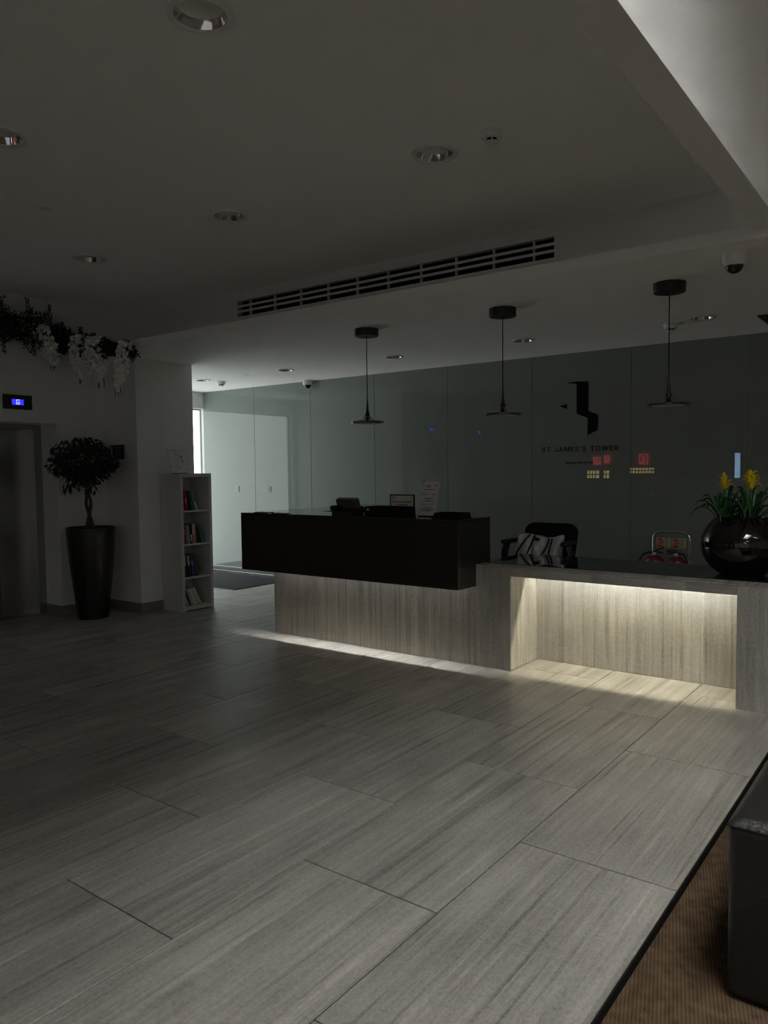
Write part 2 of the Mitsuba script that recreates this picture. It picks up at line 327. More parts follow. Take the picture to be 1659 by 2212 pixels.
def dome(x, y, z, label, yaw=0):
    t = thing('dome_camera', label, 'security camera', 'dome security cameras')
    obj('housing', lathe([(0, 0), (.066, 0), (.066, -.018), (.060, -.050), (.050, -.062), (0, -.062)], 36, (x, y, z)), 'white_plastic', t, smooth=35)
    a = np.linspace(0, math.pi / 2, 9)
    obj('dome', lathe([(.046 * math.cos(q), -.060 - .044 * math.sin(q)) for q in a][::1] + [(0, -.060)], 32, (x, y, z)), 'black_gloss', t, smooth=35, label='dark glossy dome')
gloss('black_gloss', (.01, .01, .012), 1.5)
dome(-1.02, 4.66, LO, 'white dome security camera with dark eye at the right edge of the lower ceiling')
dome(-6.80, 7.43, LO, 'white dome security camera at the top of the glass wall above the desk end')

def plate(x, y, z, r, label):
    t = thing('sprinkler_cover', label, 'sprinkler', 'flush sprinkler covers')
    obj('disc', lathe([(0, -.002), (r * .8, -.005), (r, -.001), (r, 0), (0, 0)], 28, (x, y, z)), 'white_plastic', t)
plate(-4.812, 2.754, HI, .042, 'small flush sprinkler cover on the high ceiling at left')
plate(-6.974, 6.517, LO, .036, 'small flush sprinkler cover on the lower ceiling of the lobby')

# long air grille in the fascia
t = thing('air_grille', 'long white slotted air grille in the fascia above the pendant lamps', 'vent')
gx0, gx1, gz0, gz1, gy = -5.63, -2.33, 2.965, 3.125, 5.17
obj('frame', join(bx(gx0 - .04, gx1 + .04, gy - .008, gy, gz1 - .006, gz1 + .024, .002), bx(gx0 - .04, gx1 + .04, gy - .008, gy, gz0 - .024, gz0 + .006, .002), bx(gx0 - .04, gx0, gy - .008, gy, gz0 + .006, gz1 - .006), bx(gx1, gx1 + .04, gy - .008, gy, gz0 + .006, gz1 - .006)), 'wall_paint', t)
hh = (gz1 - gz0 - .012)
for i in range(2):
    zc = gz0 + .006 + hh * (i + 1) / 3
    obj('slat', bx(gx0, gx1, gy - .004, gy + .012, zc - .010, zc + .010, .002), 'wall_paint', t)
for i in range(10):
    x = gx0 + .165 + i * (gx1 - gx0 - .33) / 9
    obj('divider', bx(x - .004, x + .004, gy + .001, gy + .03, gz0, gz1), 'wall_paint', t)
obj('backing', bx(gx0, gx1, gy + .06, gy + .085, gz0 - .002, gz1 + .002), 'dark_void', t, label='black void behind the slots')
# corner grille at far right of the lower ceiling
t = thing('ceiling_grille', 'dark louvred ceiling grille at the right edge above the glass wall', 'vent')
obj('frame', join(bx(-1.28, -.68, 6.62, 6.64, LO - .008, LO), bx(-1.28, -1.26, 6.64, 7.2, LO - .008, LO), bx(-1.28, -.68, 7.2, 7.22, LO - .008, LO), bx(-.7, -.68, 6.64, 7.2, LO - .008, LO)), 'grey_plastic', t)
for i in range(9):
    obj('louvre', rot(bx(-1.255, -.705, 6.66 + .06 * i, 6.69 + .06 * i, LO - .007, LO - .004), 0, (1, 0, 0)), 'black_plastic', t)

# pendant lamps
def pendant(x, y, label):
    t = thing('pendant_lamp', label, 'pendant lamp', 'pendant lamps over the desk')
    obj('canopy', lathe([(0, 0), (.10, 0), (.10, -.055), (.097, -.060), (0, -.060)], 40, (x, y, LO)), 'black_plastic', t, smooth=35)
    obj('cord', tube([(x, y, LO - .058), (x, y, 2.3), (x, y, 2.10)], .0032, 8), 'black_matte', t, smooth=True)
    z = 1.872
    obj('stem', lathe([(0, .235), (.0035, .235), (.006, .16), (.010, .11), (.0155, .075), (.022, .056), (.0225, .054), (0, .054)], 28, (x, y, z)), 'black_plastic', t, smooth=35)
    obj('shade', lathe([(0, .054), (.0226, .0545), (.034, .042), (.055, .030), (.085, .021), (.118, .0135), (.137, .006), (.140, .000), (.137, -.005), (.125, -.008), (.10, -.002), (.05, .012), (0, .018)], 48, (x, y, z)), 'dark_chrome', t, smooth=40, label='wide flat polished disc shade')
    obj('lens', lathe([(0, .004), (.05, -.002), (.098, -.010), (.106, -.008), (.104, -.002), (0, .010)], 40, (x, y, z)), 'diffuser', t, smooth=35)
mat('dark_chrome', (0.20, 0.195, 0.185), 0.12, 0.5, 1.0)
pendant(-3.99, 5.1, 'black and chrome pendant lamp over the dark upper counter, leftmost of three')
pendant(-2.71, 5.1, 'black and chrome pendant lamp hanging left of the wall emblem, middle of three')
pendant(-1.505, 5.1, 'black and chrome pendant lamp hanging right of the wall emblem, above the round vase')

# linear lamps of the lit bay
def linear(x, y, z, label, lx=1.2):
    t = thing('linear_lamp', label, 'ceiling light', 'lit linear lamps')
    obj('housing', bx(x - lx / 2, x + lx / 2, y - .045, y + .045, z + .002, z + .05, .004), 'white_plastic', t)
    obj('tube', bx(x - lx / 2 + .01, x + lx / 2 - .01, y - .035, y + .035, z - .03, z, .006), 'lamp_body', t, emitter=emit(TUBE, 2.0), label='glowing diffuser')
    for s in (-1, 1): obj('wire', tube([(x + s * .5, y, z + .05), (x + s * .5, y, 3.5), (x + s * .5, y, 3.7)], .0015, 6), 'steel', t)
linear(2.2, 2.6, 3.4, 'lit linear lamp mirrored topmost in the round vase')
linear(2.0, -1.2, 3.4, 'lit linear lamp mirrored second in the round vase')
linear(2.5, -4.6, 3.4, 'lit linear lamp mirrored lowest in the round vase')

# ------------------------------------------------------------------ reception desk
t = desk = thing('reception_desk', 'long reception desk of streaked grey stone with raised dark counter and lit niche', 'reception desk')
FY, CT, NB = 4.905, .76, 5.34
# carcass (kept behind the cladding)
obj('carcass', join(bx(-4.93, -2.56, FY + .002, 5.10, .0, .612), bx(-2.86, -2.56, FY + .002, 5.70, .0, .745), bx(-4.93, -4.75, 5.09, 6.3, 0, .612),
                    bx(-2.57, -1.025, NB + .002, 5.40, 0, .7515), bx(-2.548, -1.037, FY + .002, 5.16, .700, .745), bx(-2.56, -1.03, 5.25, 5.72, .748, .756), bx(-1.02, -.76, FY + .012, 5.70, 0, .745), bx(-2.83, -.75, 5.68, 5.72, .70, .756)), 'grout_light', t)
def panel(x0, x1, y0, y1, z0, z1, a, b):
    m = unshare(bx(x0, x1, y0, y1, z0, z1, .001)); obj('stone_tile', m, 'stone_tile', t, uv=tile_uv(m, a, b))
g = .0021
for a, b in ((-4.94, -4.362), (-4.362, -3.759), (-3.759, -3.159)): panel(a + g, b - g, FY, FY + .011, .003, .612, 0, 2)
panel(-3.159 + g, -2.866, FY, FY + .011, .003, .6125, 0, 2)
panel(-2.864, -2.55, FY, FY + .011, .003, .748, 0, 2)
panel(-4.94, -4.929, FY + .0115, 5.5, .003, .612, 1, 2); panel(-4.94, -4.929, 5.503, 6.3, .003, .612, 1, 2)
# niche: cheeks, back, lintel
panel(-2.561, -2.55, FY + .0115, NB, .003, .690, 1, 2)
panel(-1.035, -1.024, FY + .0115, NB, .003, .690, 1, 2)
for a, b in ((-2.549, -1.943), (-1.943, -1.337), (-1.337, -1.036)): panel(a + g, b - g, NB, NB + .011, .003, .7515, 0, 2)
for a, b in ((-2.548, -1.951), (-1.951, -1.338), (-1.338, -1.036)): panel(a + g, b - g, FY, FY + .011, .692, .748, 2, 0)
panel(-2.548, -1.037, FY + .012, 5.165, .692, .699, 1, 0)
panel(-1.034, -.742, FY, FY + .011, -.034, .748, 0, 2)
panel(-.753, -.742, FY + .0115, 5.7, -.034, .748, 1, 2)
# counter edge tiles
for a, b in ((-2.864, -2.55), (-2.55, -1.951), (-1.951, -1.338), (-1.338, -.742)): panel(a + g / 2, b - g / 2, FY - .001, 5.045, .749, .760, 0, 1)
obj('glass_top', bx(-2.864, -.742, 5.047, 5.73, .752, .763, .0015), 'counter_glass', t, label='dark glossy glass counter top')
# raised counter: front, ends, bottom with a light slot, glossy top, return towards the wall
ub = numbered(t + '__upper_counter')
BX0, BX1, BY0, BZ0, BZ1 = -5.075, -2.829, 4.643, .600, 1.105
LB, LT = BX1 - .0, BZ1
scene[ub] = mikit.ply(join(
    bx(BX0, BX1, BY0, BY0 + .022, BZ0, BZ1 - .012, .002),                         # front
    bx(BX1 - .022, BX1, BY0 + .0225, 5.117, .763, BZ1 - .012, .002), bx(BX1 - .022, BX1, BY0 + .0225, FY - .002, BZ0, .7635, .002),   # right end
    bx(BX0, BX0 + .022, BY0 + .0225, 6.6, BZ0, BZ1 - .012, .002),                 # left end
    bx(BX0 + .022, BX1 - .022, BY0 + .022, FY - .042, BZ0 + .006, BZ0 + .018),     # bottom in front of the slot
    bx(BX0 + .022, BX1 - .022, BY0 + .022, FY - .044, .712, .72),
    bx(BX0 + .022, -4.955, FY + .001, 6.6, BZ0 + .006, BZ0 + .018),
    bx(BX0 + .022, BX1 - .022, FY - .044, FY - .042, BZ0 + .006, .72), bx(-4.975, -4.970, FY - .042, FY, BZ0 + .001, .715), *[bx(x - .001, x + .001, FY - .042, FY - .0005, BZ0 + .001, .662) for x in np.arange(-4.86, -2.88, .10)],
    bx(-4.56, BX1 - .022, 5.10, 5.117, .763, BZ1 - .012), bx(-4.578, -4.56, 5.10, 6.6, .763, BZ1 - .012),
    bx(BX0 + .022, -2.852, FY - .044, FY + .0135, .716, .72), bx(BX0 + .022, -2.868, FY + .0005, FY + .0118, .6135, .716)), 'dark_lacquer')
labels[ub] = {'label': 'dark brown boxed upper counter'}
topm = Polygon([(BX0, BY0), (BX1, BY0), (BX1, 5.117), (-4.56, 5.117), (-4.56, 6.6), (BX0, 6.6)])
obj('top', trimesh.creation.extrude_polygon(topm, .011, engine='earcut').apply_translation((0, 0, BZ1 - .011)), 'top_lacquer', ub)
gloss('top_lacquer', (.010, .009, .008), 1.55)
obj('light_strip', bx(-4.935, -2.88, FY - .013, FY - .009, .700, .703), 'lamp_body', t, emitter=emit(STRIP_BOX, 3.0), label='warm light strip under the upper counter')
obj('light_strip', bx(-2.53, -1.05, 5.185, 5.191, .738, .742), 'lamp_body', t, emitter=emit(STRIP_NICHE, 2.0), label='warm light strip over the niche')

# ------------------------------------------------------------------ things on the upper counter
TZ = BZ1 + .0002
def ledger(x0, x1, y0, y1, rz, label, key):
    tt = thing(key, label, 'paper', 'leaflets on the upper counter')
    m = rot(bx(x0, x1, y0, y1, TZ, TZ + .004), rz, (0, 0, 1), ((x0 + x1) / 2, (y0 + y1) / 2, 0))
    obj('sheet', m, 'grey_plastic', tt)
ledger(-4.96, -4.80, 4.69, 4.78, 4, 'flat dark leaflet on the upper counter at its left corner', 'leaflet')
ledger(-4.72, -4.56, 4.66, 4.74, -6, 'flat dark leaflet on the upper counter, second from its left corner', 'leaflet')
# desk phone
tt = thing('desk_telephone', 'dark desk telephone with a tilted screen on the upper counter', 'telephone')
px, py = -3.93, 4.74
body = Polygon([(-.09, 0), (.085, 0), (.085, .03), (-.06, .075), (-.09, .075)])
obj('body', prism(body, .19, ((px + .095, py, TZ), (0, 1, 0), (0, 0, 1))) if False else move(rot(prism(body, .19, ((0, 0, 0), (0, 1, 0), (0, 0, 1))), 180, (0, 0, 1)), px + .10, py, TZ), 'black_plastic', tt)
obj('screen_hood', move(rot(rbox(.215, .05, .085, .012), 24, (1, 0, 0)), px, py + .015, TZ + .098), 'grey_plastic', tt, smooth=35)
obj('handset', move(rbox(.05, .19, .04, .018), px - .085, py + .0, TZ + .062), 'black_plastic', tt, smooth=35)
obj('screen', move(rot(bx(-.06, .06, -.001, .001, -.03, .03), 24, (1, 0, 0)), px + .01, py - .012, TZ + .10), 'ink', tt)
# low black trays
def tray(x0, x1, y0, y1, h, label, wedge=0):
    tt = thing('desk_tray', label, 'tray', 'black trays on the upper counter')
    poly = Polygon([(x0, TZ), (x1, TZ), (x1 - .008, TZ + h), (x0 + wedge, TZ + h)])
    obj('front', prism(poly, .008, ((0, y0 + .008, 0), (1, 0, 0), (0, 0, 1))), 'black_matte', tt)
    obj('back', prism(poly, .008, ((0, y1, 0), (1, 0, 0), (0, 0, 1))), 'black_matte', tt)
    obj('base', bx(x0, x1, y0 + .008, y1 - .008, TZ, TZ + .006), 'black_matte', tt)
    obj('side', bx(x1 - .009, x1 - .001, y0 + .008, y1 - .008, TZ + .006, TZ + h), 'black_matte', tt)
    obj('side', bx(x0 + wedge, x0 + wedge + .008, y0 + .008, y1 - .008, TZ + .006, TZ + h), 'black_matte', tt)
    return tt
tt = tray(-3.695, -3.325, 4.665, 4.84, .080, 'long black tray at the front edge of the upper counter, before the framed notice')
obj('badge', bx(-3.67, -3.645, 4.662, 4.665, TZ + .048, TZ + .066), 'pale_ink', tt)
tray(-3.105, -2.845, 4.72, 4.86, .044, 'low black tray at the right end of the upper counter behind the leaning notice', .03)
# framed landscape notice
tt = thing('framed_notice', 'landscape paper notice in a thin black frame on the upper counter', 'sign')
fx0, fx1, fz0, fz1, fy = -3.705, -3.465, TZ, TZ + .163, 5.02
obj('frame', join(bx(fx0, fx1, fy, fy + .012, fz0, fz0 + .007), bx(fx0, fx1, fy, fy + .012, fz1 - .007, fz1), bx(fx0, fx0 + .007, fy, fy + .012, fz0, fz1), bx(fx1 - .007, fx1, fy, fy + .012, fz0, fz1), bx(fx0 + .08, fx1 - .08, fy + .012, fy + .07, fz0, fz0 + .004)), 'black_plastic', tt)
obj('sheet', bx(fx0 + .006, fx1 - .006, fy + .004, fy + .008, fz0 + .006, fz1 - .006), 'paper', tt)
obj('writing', join(text('MONTHLY MAINTENANCE', .0115, .0004, WALLF(fx0 + .026, fy + .0038, fz0 + .098), True, .188), text('IN PROGRESS', .0115, .0004, WALLF(fx0 + .068, fy + .0038, fz0 + .074), True, .104),
                    bx(fx0 + .06, fx1 - .03, fy + .0034, fy + .0038, fz0 + .030, fz0 + .033)), 'ink', tt)
obj('logo_text', bx(fx0 + .016, fx0 + .05, fy + .0034, fy + .0038, fz1 - .03, fz1 - .02), 'pale_ink', tt)
obj('yellow_mark', bx(fx1 - .036, fx1 - .016, fy + .0034, fy + .0038, fz1 - .038, fz1 - .014), 'yellow_print', tt)
# leaning acrylic notice: built upright, then tipped back and turned
def slant_sign(name, label, w, h, place, lines, marks):
    tt = thing(name, label, 'sign')
    gm = {'type': 'thindielectric', 'int_ior': 1.49}
    scene.setdefault('acrylic', gm)
    sheet = bx(-w / 2, w / 2, -.001, .001, .004, h - .012)
    obj('sheet', place(sheet), 'paper', tt)
    obj('acrylic_front', place(bx(-w / 2 - .004, w / 2 + .004, -.0035, -.0025, 0, h)), 'acrylic', tt)
    rim = join(bx(-w / 2 - .0042, w / 2 + .0042, -.004, .003, h - .002, h), bx(-w / 2 - .006, -w / 2 - .0042, -.004, .003, 0, h), bx(w / 2 + .0042, w / 2 + .006, -.004, .003, 0, h))
    obj('edge', place(rim), 'diffuser', tt)
    obj('foot', place(rot(bx(-w / 2, w / 2, .0, .09, -.001, .002), -TIP, (1, 0, 0))), 'black_plastic', tt)
    obj('writing', place(join(*[bx(a, b, -.0018, -.0012, z, z + dz) for a, b, z, dz in lines])), 'ink', tt)
    for k, (m, a, b, z, dz) in enumerate(marks): obj('printed_mark', place(bx(a, b, -.0018, -.0012, z, z + dz)), m, tt)
TIP = 15
def place1(m):
    m = rot(m, -TIP, (1, 0, 0)); m = rot(m, 3, (0, 0, 1)); return move(m, -3.262, 4.89, TZ + .005)
ln = [(-.05, .05, .206, .005), (-.07, -.02, .176, .003), (.02, .07, .176, .003), (-.06, -.01, .166, .003), (.03, .06, .166, .003), (-.046, .054, .135, .005), (-.02, .03, .125, .003), (-.056, .06, .114, .004), (-.07, .06, .092, .003), (-.06, .0, .084, .002), (-.045, .04, .063, .005), (-.06, .06, .048, .005), (-.04, .04, .038, .004)]
slant_sign('leaning_notice', 'upright white notice in a tilted clear acrylic holder on the upper counter', .152, .285, place1, ln, [('ink', -.06, -.054, .238, .022), ('pale_ink', -.03, .01, .226, .02), ('yellow_print', .05, .072, .234, .026), ('ink', .053, .069, .236, .006)])
BKH = 1.455
def place2(m):
    m = rot(m, -TIP, (1, 0, 0)); m = rot(m, 90, (0, 0, 1)); return move(m, -6.56, 5.16, BKH + .005)
ln = [(-.085, .075, .245, .006), (-.05, .05, .222, .003), (-.03, .035, .208, .003), (-.045, .035, .19, .003), (-.075, .02, .168, .003), (-.045, .015, .148, .003), (-.07, .03, .128, .003), (-.06, .02, .108, .003), (-.045, .0, .088, .003), (-.07, .05, .066, .003), (-.03, .02, .046, .003)]
slant_sign('bookshelf_notice', 'white notice in a tilted acrylic holder on top of the bookshelf', .20, .278, place2, ln, [('ink', .04, .062, .155, .036), ('pale_ink', .045, .075, .115, .03), ('ink', .08, .086, .03, .02), ('yellow_print', -.085, -.06, .012, .022)])

# ------------------------------------------------------------------ wall emblem, lettering, switch plates
t = thing('wall_emblem', 'black folded-ribbon emblem with a small triangle on the glass wall', 'logo')
EF = ((0, WY - .0122, 0), (1, 0, 0), (0, 0, 1))
obj('ribbon', prism(Polygon([(-3.248, 2.348), (-3.138, 2.356), (-3.011, 2.343), (-3.014, 2.049), (-2.908, 2.004), (-2.913, 1.852), (-3.021, 1.804), (-3.018, 1.977), (-3.137, 2.027), (-3.138, 2.333)]), .004, EF), 'black_matte', t)
obj('triangle', prism(Polygon([(-3.323, 2.114), (-3.245, 2.131), (-3.245, 2.083)]), .004, EF), 'black_matte', t)
def lettering(s, x0, x1, z, h, label):
    tt = thing('wall_lettering', label, 'lettering')
    ms = [(c, meshkit.text_mesh(c, h, .003)) for c in s if c != ' ']
    adv, x = [], 0.0
    for c in s:
        if c == ' ': x += h * .62; continue
        m = next(a for q, a in ms if q == c); adv.append((c, x)); x += m.extents[0] + h * .30
    k = (x1 - x0) / (x - h * .30)
    for c, xa in adv:
        m = next(a for q, a in ms if q == c).copy(); m.apply_translation((-m.bounds[0][0], 0, 0)); m.apply_scale((1 if k > 1.6 else k, 1, 1))
        M = np.eye(4); M[:3, 0], M[:3, 1], M[:3, 2], M[:3, 3] = (1, 0, 0), (0, 0, 1), (0, -1, 0), (x0 + xa * k, WY - .0122, z)
        m.apply_transform(M); obj('letter', m, 'black_matte', tt)
lettering("ST JAMES'S TOWER", -3.523, -2.703, 1.640, .049, "black lettering ST JAMES'S TOWER on the glass wall under the emblem")
lettering('MANCHESTER', -3.251, -2.960, 1.511, .0215, 'small black lettering MANCHESTER under the larger line on the glass wall')
for x, l in ((-8.269, 'left of two pale switch plates on the bright end of the glass wall'), (-7.63, 'right of two pale switch plates on the bright end of the glass wall')):
    tt = thing('switch_plate', l, 'switch', 'switch plates on the glass wall')
    obj('plate', bx(x - .043, x + .043, WY - .0195, WY - .0122, 1.18, 1.266, .002), 'pale_green_plastic', tt)
    obj('rocker', bx(x - .012, x + .012, WY - .022, WY - .0196, 1.205, 1.241, .001), 'pale_green_plastic', tt)
tt = thing('wall_plaque', 'dark square plaque on the column behind the potted tree', 'sign')
obj('plate', bx(-7.20, -6.995, 4.782, 4.7898, 1.612, 1.765, .002), 'black_plastic', tt)
obj('writing', join(*[bx(-7.17, -7.03 - .02 * (i % 2), 4.7812, 4.782, 1.735 - .026 * i, 1.741 - .026 * i) for i in range(4)]), 'pale_ink', tt)

# ------------------------------------------------------------------ office chair with bag behind the desk
t = thing('office_chair', 'black office chair behind the low counter holding a plastic bag', 'chair')
cx, cy = -2.84, 6.02
def bent(m, k):
    v = m.vertices.copy(); v[:, 1] += k * (v[:, 0] ** 2); return trimesh.Trimesh(v, m.faces, process=False)
bk = prism(sbox(-.135, -.16, .135, .16).buffer(.09, 12), .05, ((0, .025, 0), (1, 0, 0), (0, 0, 1)))
bk = trimesh.Trimesh(*trimesh.remesh.subdivide_to_size(bk.vertices, bk.faces, .06)); v = bk.vertices; v[:, 0] *= 1 + .10 * (v[:, 2] / .25); bk = bent(bk, -.5)
obj('backrest', move(rot(bk, -8, (1, 0, 0)), cx, cy + .22, .735), 'black_matte', t, smooth=35)
obj('seat', move(rbox(.48, .46, .09, .04), cx, cy - .02, .455), 'black_matte', t, smooth=35)
obj('spine', tube([(cx, cy + .10, .40), (cx, cy + .27, .42), (cx, cy + .29, .60)], .022), 'black_plastic', t, smooth=True)
for s in (-1, 1):
    a = obj('armrest', move(rbox(.062, .24, .038, .018), cx + s * .275, cy - .04, .838), 'black_plastic', t, smooth=35)
    p = [(cx + s * .275, cy - .10, .830), (cx + s * .305, cy - .10, .74), (cx + s * .29, cy - .07, .58), (cx + s * .2, cy - .02, .43)]
    sp = smooth_path(p, 18)
    obj('support', join(*[tube(sp + [0, dy, 0], .017) for dy in (0, .03, .06)]), 'black_plastic', a, smooth=True)
obj('gas_lift', lathe([(0, .10), (.028, .10), (.028, .28), (.018, .28), (.018, .42), (0, .42)], 20, (cx, cy, 0)), 'black_plastic', t, smooth=35)
for i in range(5):
    a = i * 2 * math.pi / 5 + .3
    lg = obj('base_leg', tube([(cx, cy, .12), (cx + .16 * math.cos(a), cy + .16 * math.sin(a), .10), (cx + .29 * math.cos(a), cy + .29 * math.sin(a), .075)], [.03, .022, .016]), 'black_plastic', t, smooth=True)
    obj('caster', rot(move(rot(lathe([(0, -.02), (.026, -.02), (.029, -.01), (.029, .01), (.026, .02), (0, .02)], 16), 90, (1, 0, 0)), cx + .30, cy, .0295), math.degrees(a), (0, 0, 1), (cx, cy, 0)), 'black_plastic', lg, smooth=35)
# bag
t = thing('plastic_bag', 'crumpled translucent white plastic bag with black straps on the office chair', 'bag')
out = [(-.245, .0), (-.255, .20), (-.245, .33), (-.20, .385), (-.135, .405), (-.06, .398), (.0, .390), (.06, .375), (.14, .383), (.20, .405), (.225, .398), (.215, .33), (.20, .22), (.195, .0)]
nx, nz = 56, 40
pl = Polygon(out); V = []; F = []
top = lambda x: np.interp(x, [p[0] for p in sorted(out[3:11])], [p[1] for p in sorted(out[3:11])], left=.34, right=.38)
for side in (-1, 1):
    for k in range(nz + 1):
        f = k / nz
        for i in range(nx + 1):
            u = i / nx
            wl = np.interp(f, [0, .5, .85, 1], [-.235, -.25, -.235, -.20]); wr = np.interp(f, [0, .5, 1], [.195, .195, .222])
            x = wl + (wr - wl) * u
            z = f * top(x)
            e = math.sqrt(max(0, 1 - (2 * u - 1) ** 4)) * (1 - .86 * f ** 2.2)
            pn = np.array([[x * 17, z * 7, side * 3.0]])
            cr = (meshkit.fbm(pn, 3, 5)[0] - .5) * .05 + .012 * math.sin(38 * x + 9 * z + 5 * meshkit.noise(pn * .6, 3)[0]) * (1 - .4 * f)
            V.append((x, side * (.10 * e + .004) + cr * min(1, 3 * min(u, 1 - u) + .15) + .02 * f, z))
n1 = (nx + 1) * (nz + 1)
for k in range(nz):
    for i in range(nx):
        a = k * (nx + 1) + i; b = a + 1; c = a + nx + 1; d = c + 1
        F += [(a, b, d), (a, d, c), (n1 + a, n1 + d, n1 + b), (n1 + a, n1 + c, n1 + d)]
    for i in (0, nx):
        a = k * (nx + 1) + i; c = a + nx + 1
        F += [(a, c, n1 + c), (a, n1 + c, n1 + a)]
bag = trimesh.Trimesh(np.array(V), np.array(F), process=False)
obj('body', move(bag, -2.838, 5.99, .503), 'bag_plastic', t, smooth=45)
def strap(pts):
    """flat strap lying on the bag's front"""
    p = smooth_path([(x, 0, z) for x, z in pts], 24); q = []
    vv = bag.vertices[:n1] + [-2.838, 5.99, .503]
    for a in p:
        dd = (vv[:, 0] - a[0]) ** 2 + (vv[:, 2] - a[2]) ** 2
        q.append((a[0], vv[np.argsort(dd)[:6], 1].min() - .006, a[2]))
    q = np.array(q); q[:, 1] = np.convolve(np.pad(q[:, 1], 2, 'edge'), np.ones(5) / 5, 'valid')
    tan = np.gradient(q, axis=0); w = np.cross(tan, [0, 1, 0]); w /= np.linalg.norm(w, axis=1, keepdims=True)
    V = np.vstack([q + w * .007 + [0, -.002, 0], q - w * .007 + [0, -.002, 0], q - w * .007 + [0, .004, 0], q + w * .007 + [0, .004, 0]]); n = len(q); F = []
    for i in range(n - 1):
        for j in range(4):
            a, b = j * n + i, ((j + 1) % 4) * n + i
            F += [(a, a + 1, b + 1), (a, b + 1, b)]
    m = trimesh.Trimesh(V, F, process=False); m.fix_normals(); return m
for pts in ([(-2.914, .900), (-2.949, .856), (-2.987, .793), (-3.016, .74), (-3.03, .66)], [(-2.867, .897), (-2.893, .841), (-2.914, .741), (-2.92, .66)], [(-2.742, .876), (-2.742, .844), (-2.758, .792), (-2.793, .735), (-2.81, .67)], [(-2.713, .876), (-2.717, .816), (-2.724, .739), (-2.73, .66)]):
    obj('strap', strap(pts), 'black_plastic', t)
hole = Polygon([(-.03, 0), (-.02, .012), (.0, .018), (.022, .006), (.024, -.006), (.0, -.010)])
yh = (bag.vertices[:n1] + [-2.838, 5.99, .503])
i0 = np.argmin((yh[:, 0] + 2.842) ** 2 + (yh[:, 2] - .868) ** 2)
obj('handle_hole', prism(hole, .004, ((-2.842, yh[i0, 1] - .012, .862), (1, 0, 0), (0, 0, 1))), 'black_matte', t)

# ------------------------------------------------------------------ fire extinguisher stand by the wall
t = thing('extinguisher_stand', 'chrome tube stand with two red and cream fire signs by the glass wall', 'stand')
sx, sy = -2.086, 7.20
p = [(-.172, 0, .02), (-.168, 0, .4), (-.164, 0, .78), (-.150, 0, .845), (-.10, 0, .866), (0, 0, .868), (.10, 0, .866), (.15, 0, .845), (.164, 0, .78), (.168, 0, .4), (.172, 0, .02)]
obj('frame', tube(smooth_path([(sx + a, sy, c) for a, b, c in p], 60), .0115, 12), 'chrome', t, smooth=True)
obj('base_tray', join(bx(sx - .21, sx + .21, sy - .20, sy + .05, .0, .014, .003), bx(sx - .21, sx + .21, sy - .20, sy - .194, .014, .05), bx(sx - .21, sx - .204, sy - .194, sy + .05, .014, .05), bx(sx + .204, sx + .21, sy - .194, sy + .05, .014, .05)), 'steel', t)
for k, x0 in enumerate((sx - .132, sx + .008)):
    sg = obj('fire_sign', rot(bx(x0, x0 + .128, sy - .019, sy - .015, .722, .812), 0, (0, 1, 0)), 'sign_cream', t, label='cream and red fire extinguisher instruction sign')
    y = sy - .0205
    obj('red_field', join(bx(x0 + .008, x0 + .056, y, y + .0014, .752, .806), bx(x0 + .006, x0 + .056, y, y + .0014, .726, .746)), 'red_print', sg)
    obj('pictogram', join(bx(x0 + .016, x0 + .026, y - .0006, y, .758, .796), bx(x0 + .038, x0 + .044, y - .0006, y, .758, .782), bx(x0 + .034, x0 + .048, y - .0006, y, .786, .790)), 'paper', sg)
    obj('print', join(*[bx(x0 + .064, x0 + .072, y, y + .0014, .729 + .016 * i, .738 + .016 * i) for i in range(5)], *[bx(x0 + .078, x0 + .118 - .008 * (i % 3), y, y + .0014, .731 + .010 * i, .734 + .010 * i) for i in range(8)]), 'ink', sg)
for k, (x, l) in enumerate(((-2.205, 'red fire extinguisher with a black hose at the left of the chrome stand'), (-2.008, 'red fire extinguisher at the right of the chrome stand'))):
    e = thing('fire_extinguisher', l, 'fire extinguisher', 'fire extinguishers on the stand')
    y = sy - .10; r = .084
    a = np.linspace(0, math.pi / 2, 8)
    obj('cylinder', lathe([(0, .0145), (r, .0145), (r, .585)] + [(.022 + (r - .022) * math.cos(q), .585 + .070 * math.sin(q)) for q in a] + [(.02, .665), (0, .665)], 32, (x, y, 0)), 'extinguisher_red', e, smooth=35)
    obj('valve', lathe([(0, .663), (.02, .663), (.02, .683), (.012, .687), (0, .687)], 18, (x, y, 0)), 'chrome', e, smooth=35)
    s = 1 if k == 0 else -1
    obj('lever', join(tube([(x - s * .02, y, .687), (x + s * .02, y - .01, .690), (x + s * .075, y - .02, .680)], .006), tube([(x - s * .02, y, .688), (x + s * .03, y - .01, .710), (x + s * .085, y - .02, .735 if k == 0 else .70)], .006)), 'black_plastic', e, smooth=True)
    if k == 0: hs = [(x - .02, y, .675), (x - .06, y - .01, .680), (x - .11, y - .02, .65), (x - .145, y - .02, .57), (x - .14, y - .03, .42), (x - .10, y - .03, .30)]
    else: hs = [(x + .02, y, .675), (x + .06, y - .02, .68), (x + .094, y - .03, .61), (x + .10, y - .03, .45), (x + .096, y - .03, .30)]
    obj('hose', tube(smooth_path(hs, 30), .009), 'black_plastic', e, smooth=True)
    obj('gauge', rot(lathe([(0, 0), (.016, 0), (.016, .012), (0, .012)], 16), 90, (1, 0, 0)).apply_translation((x, y - .02, .674)), 'white_plastic', e)

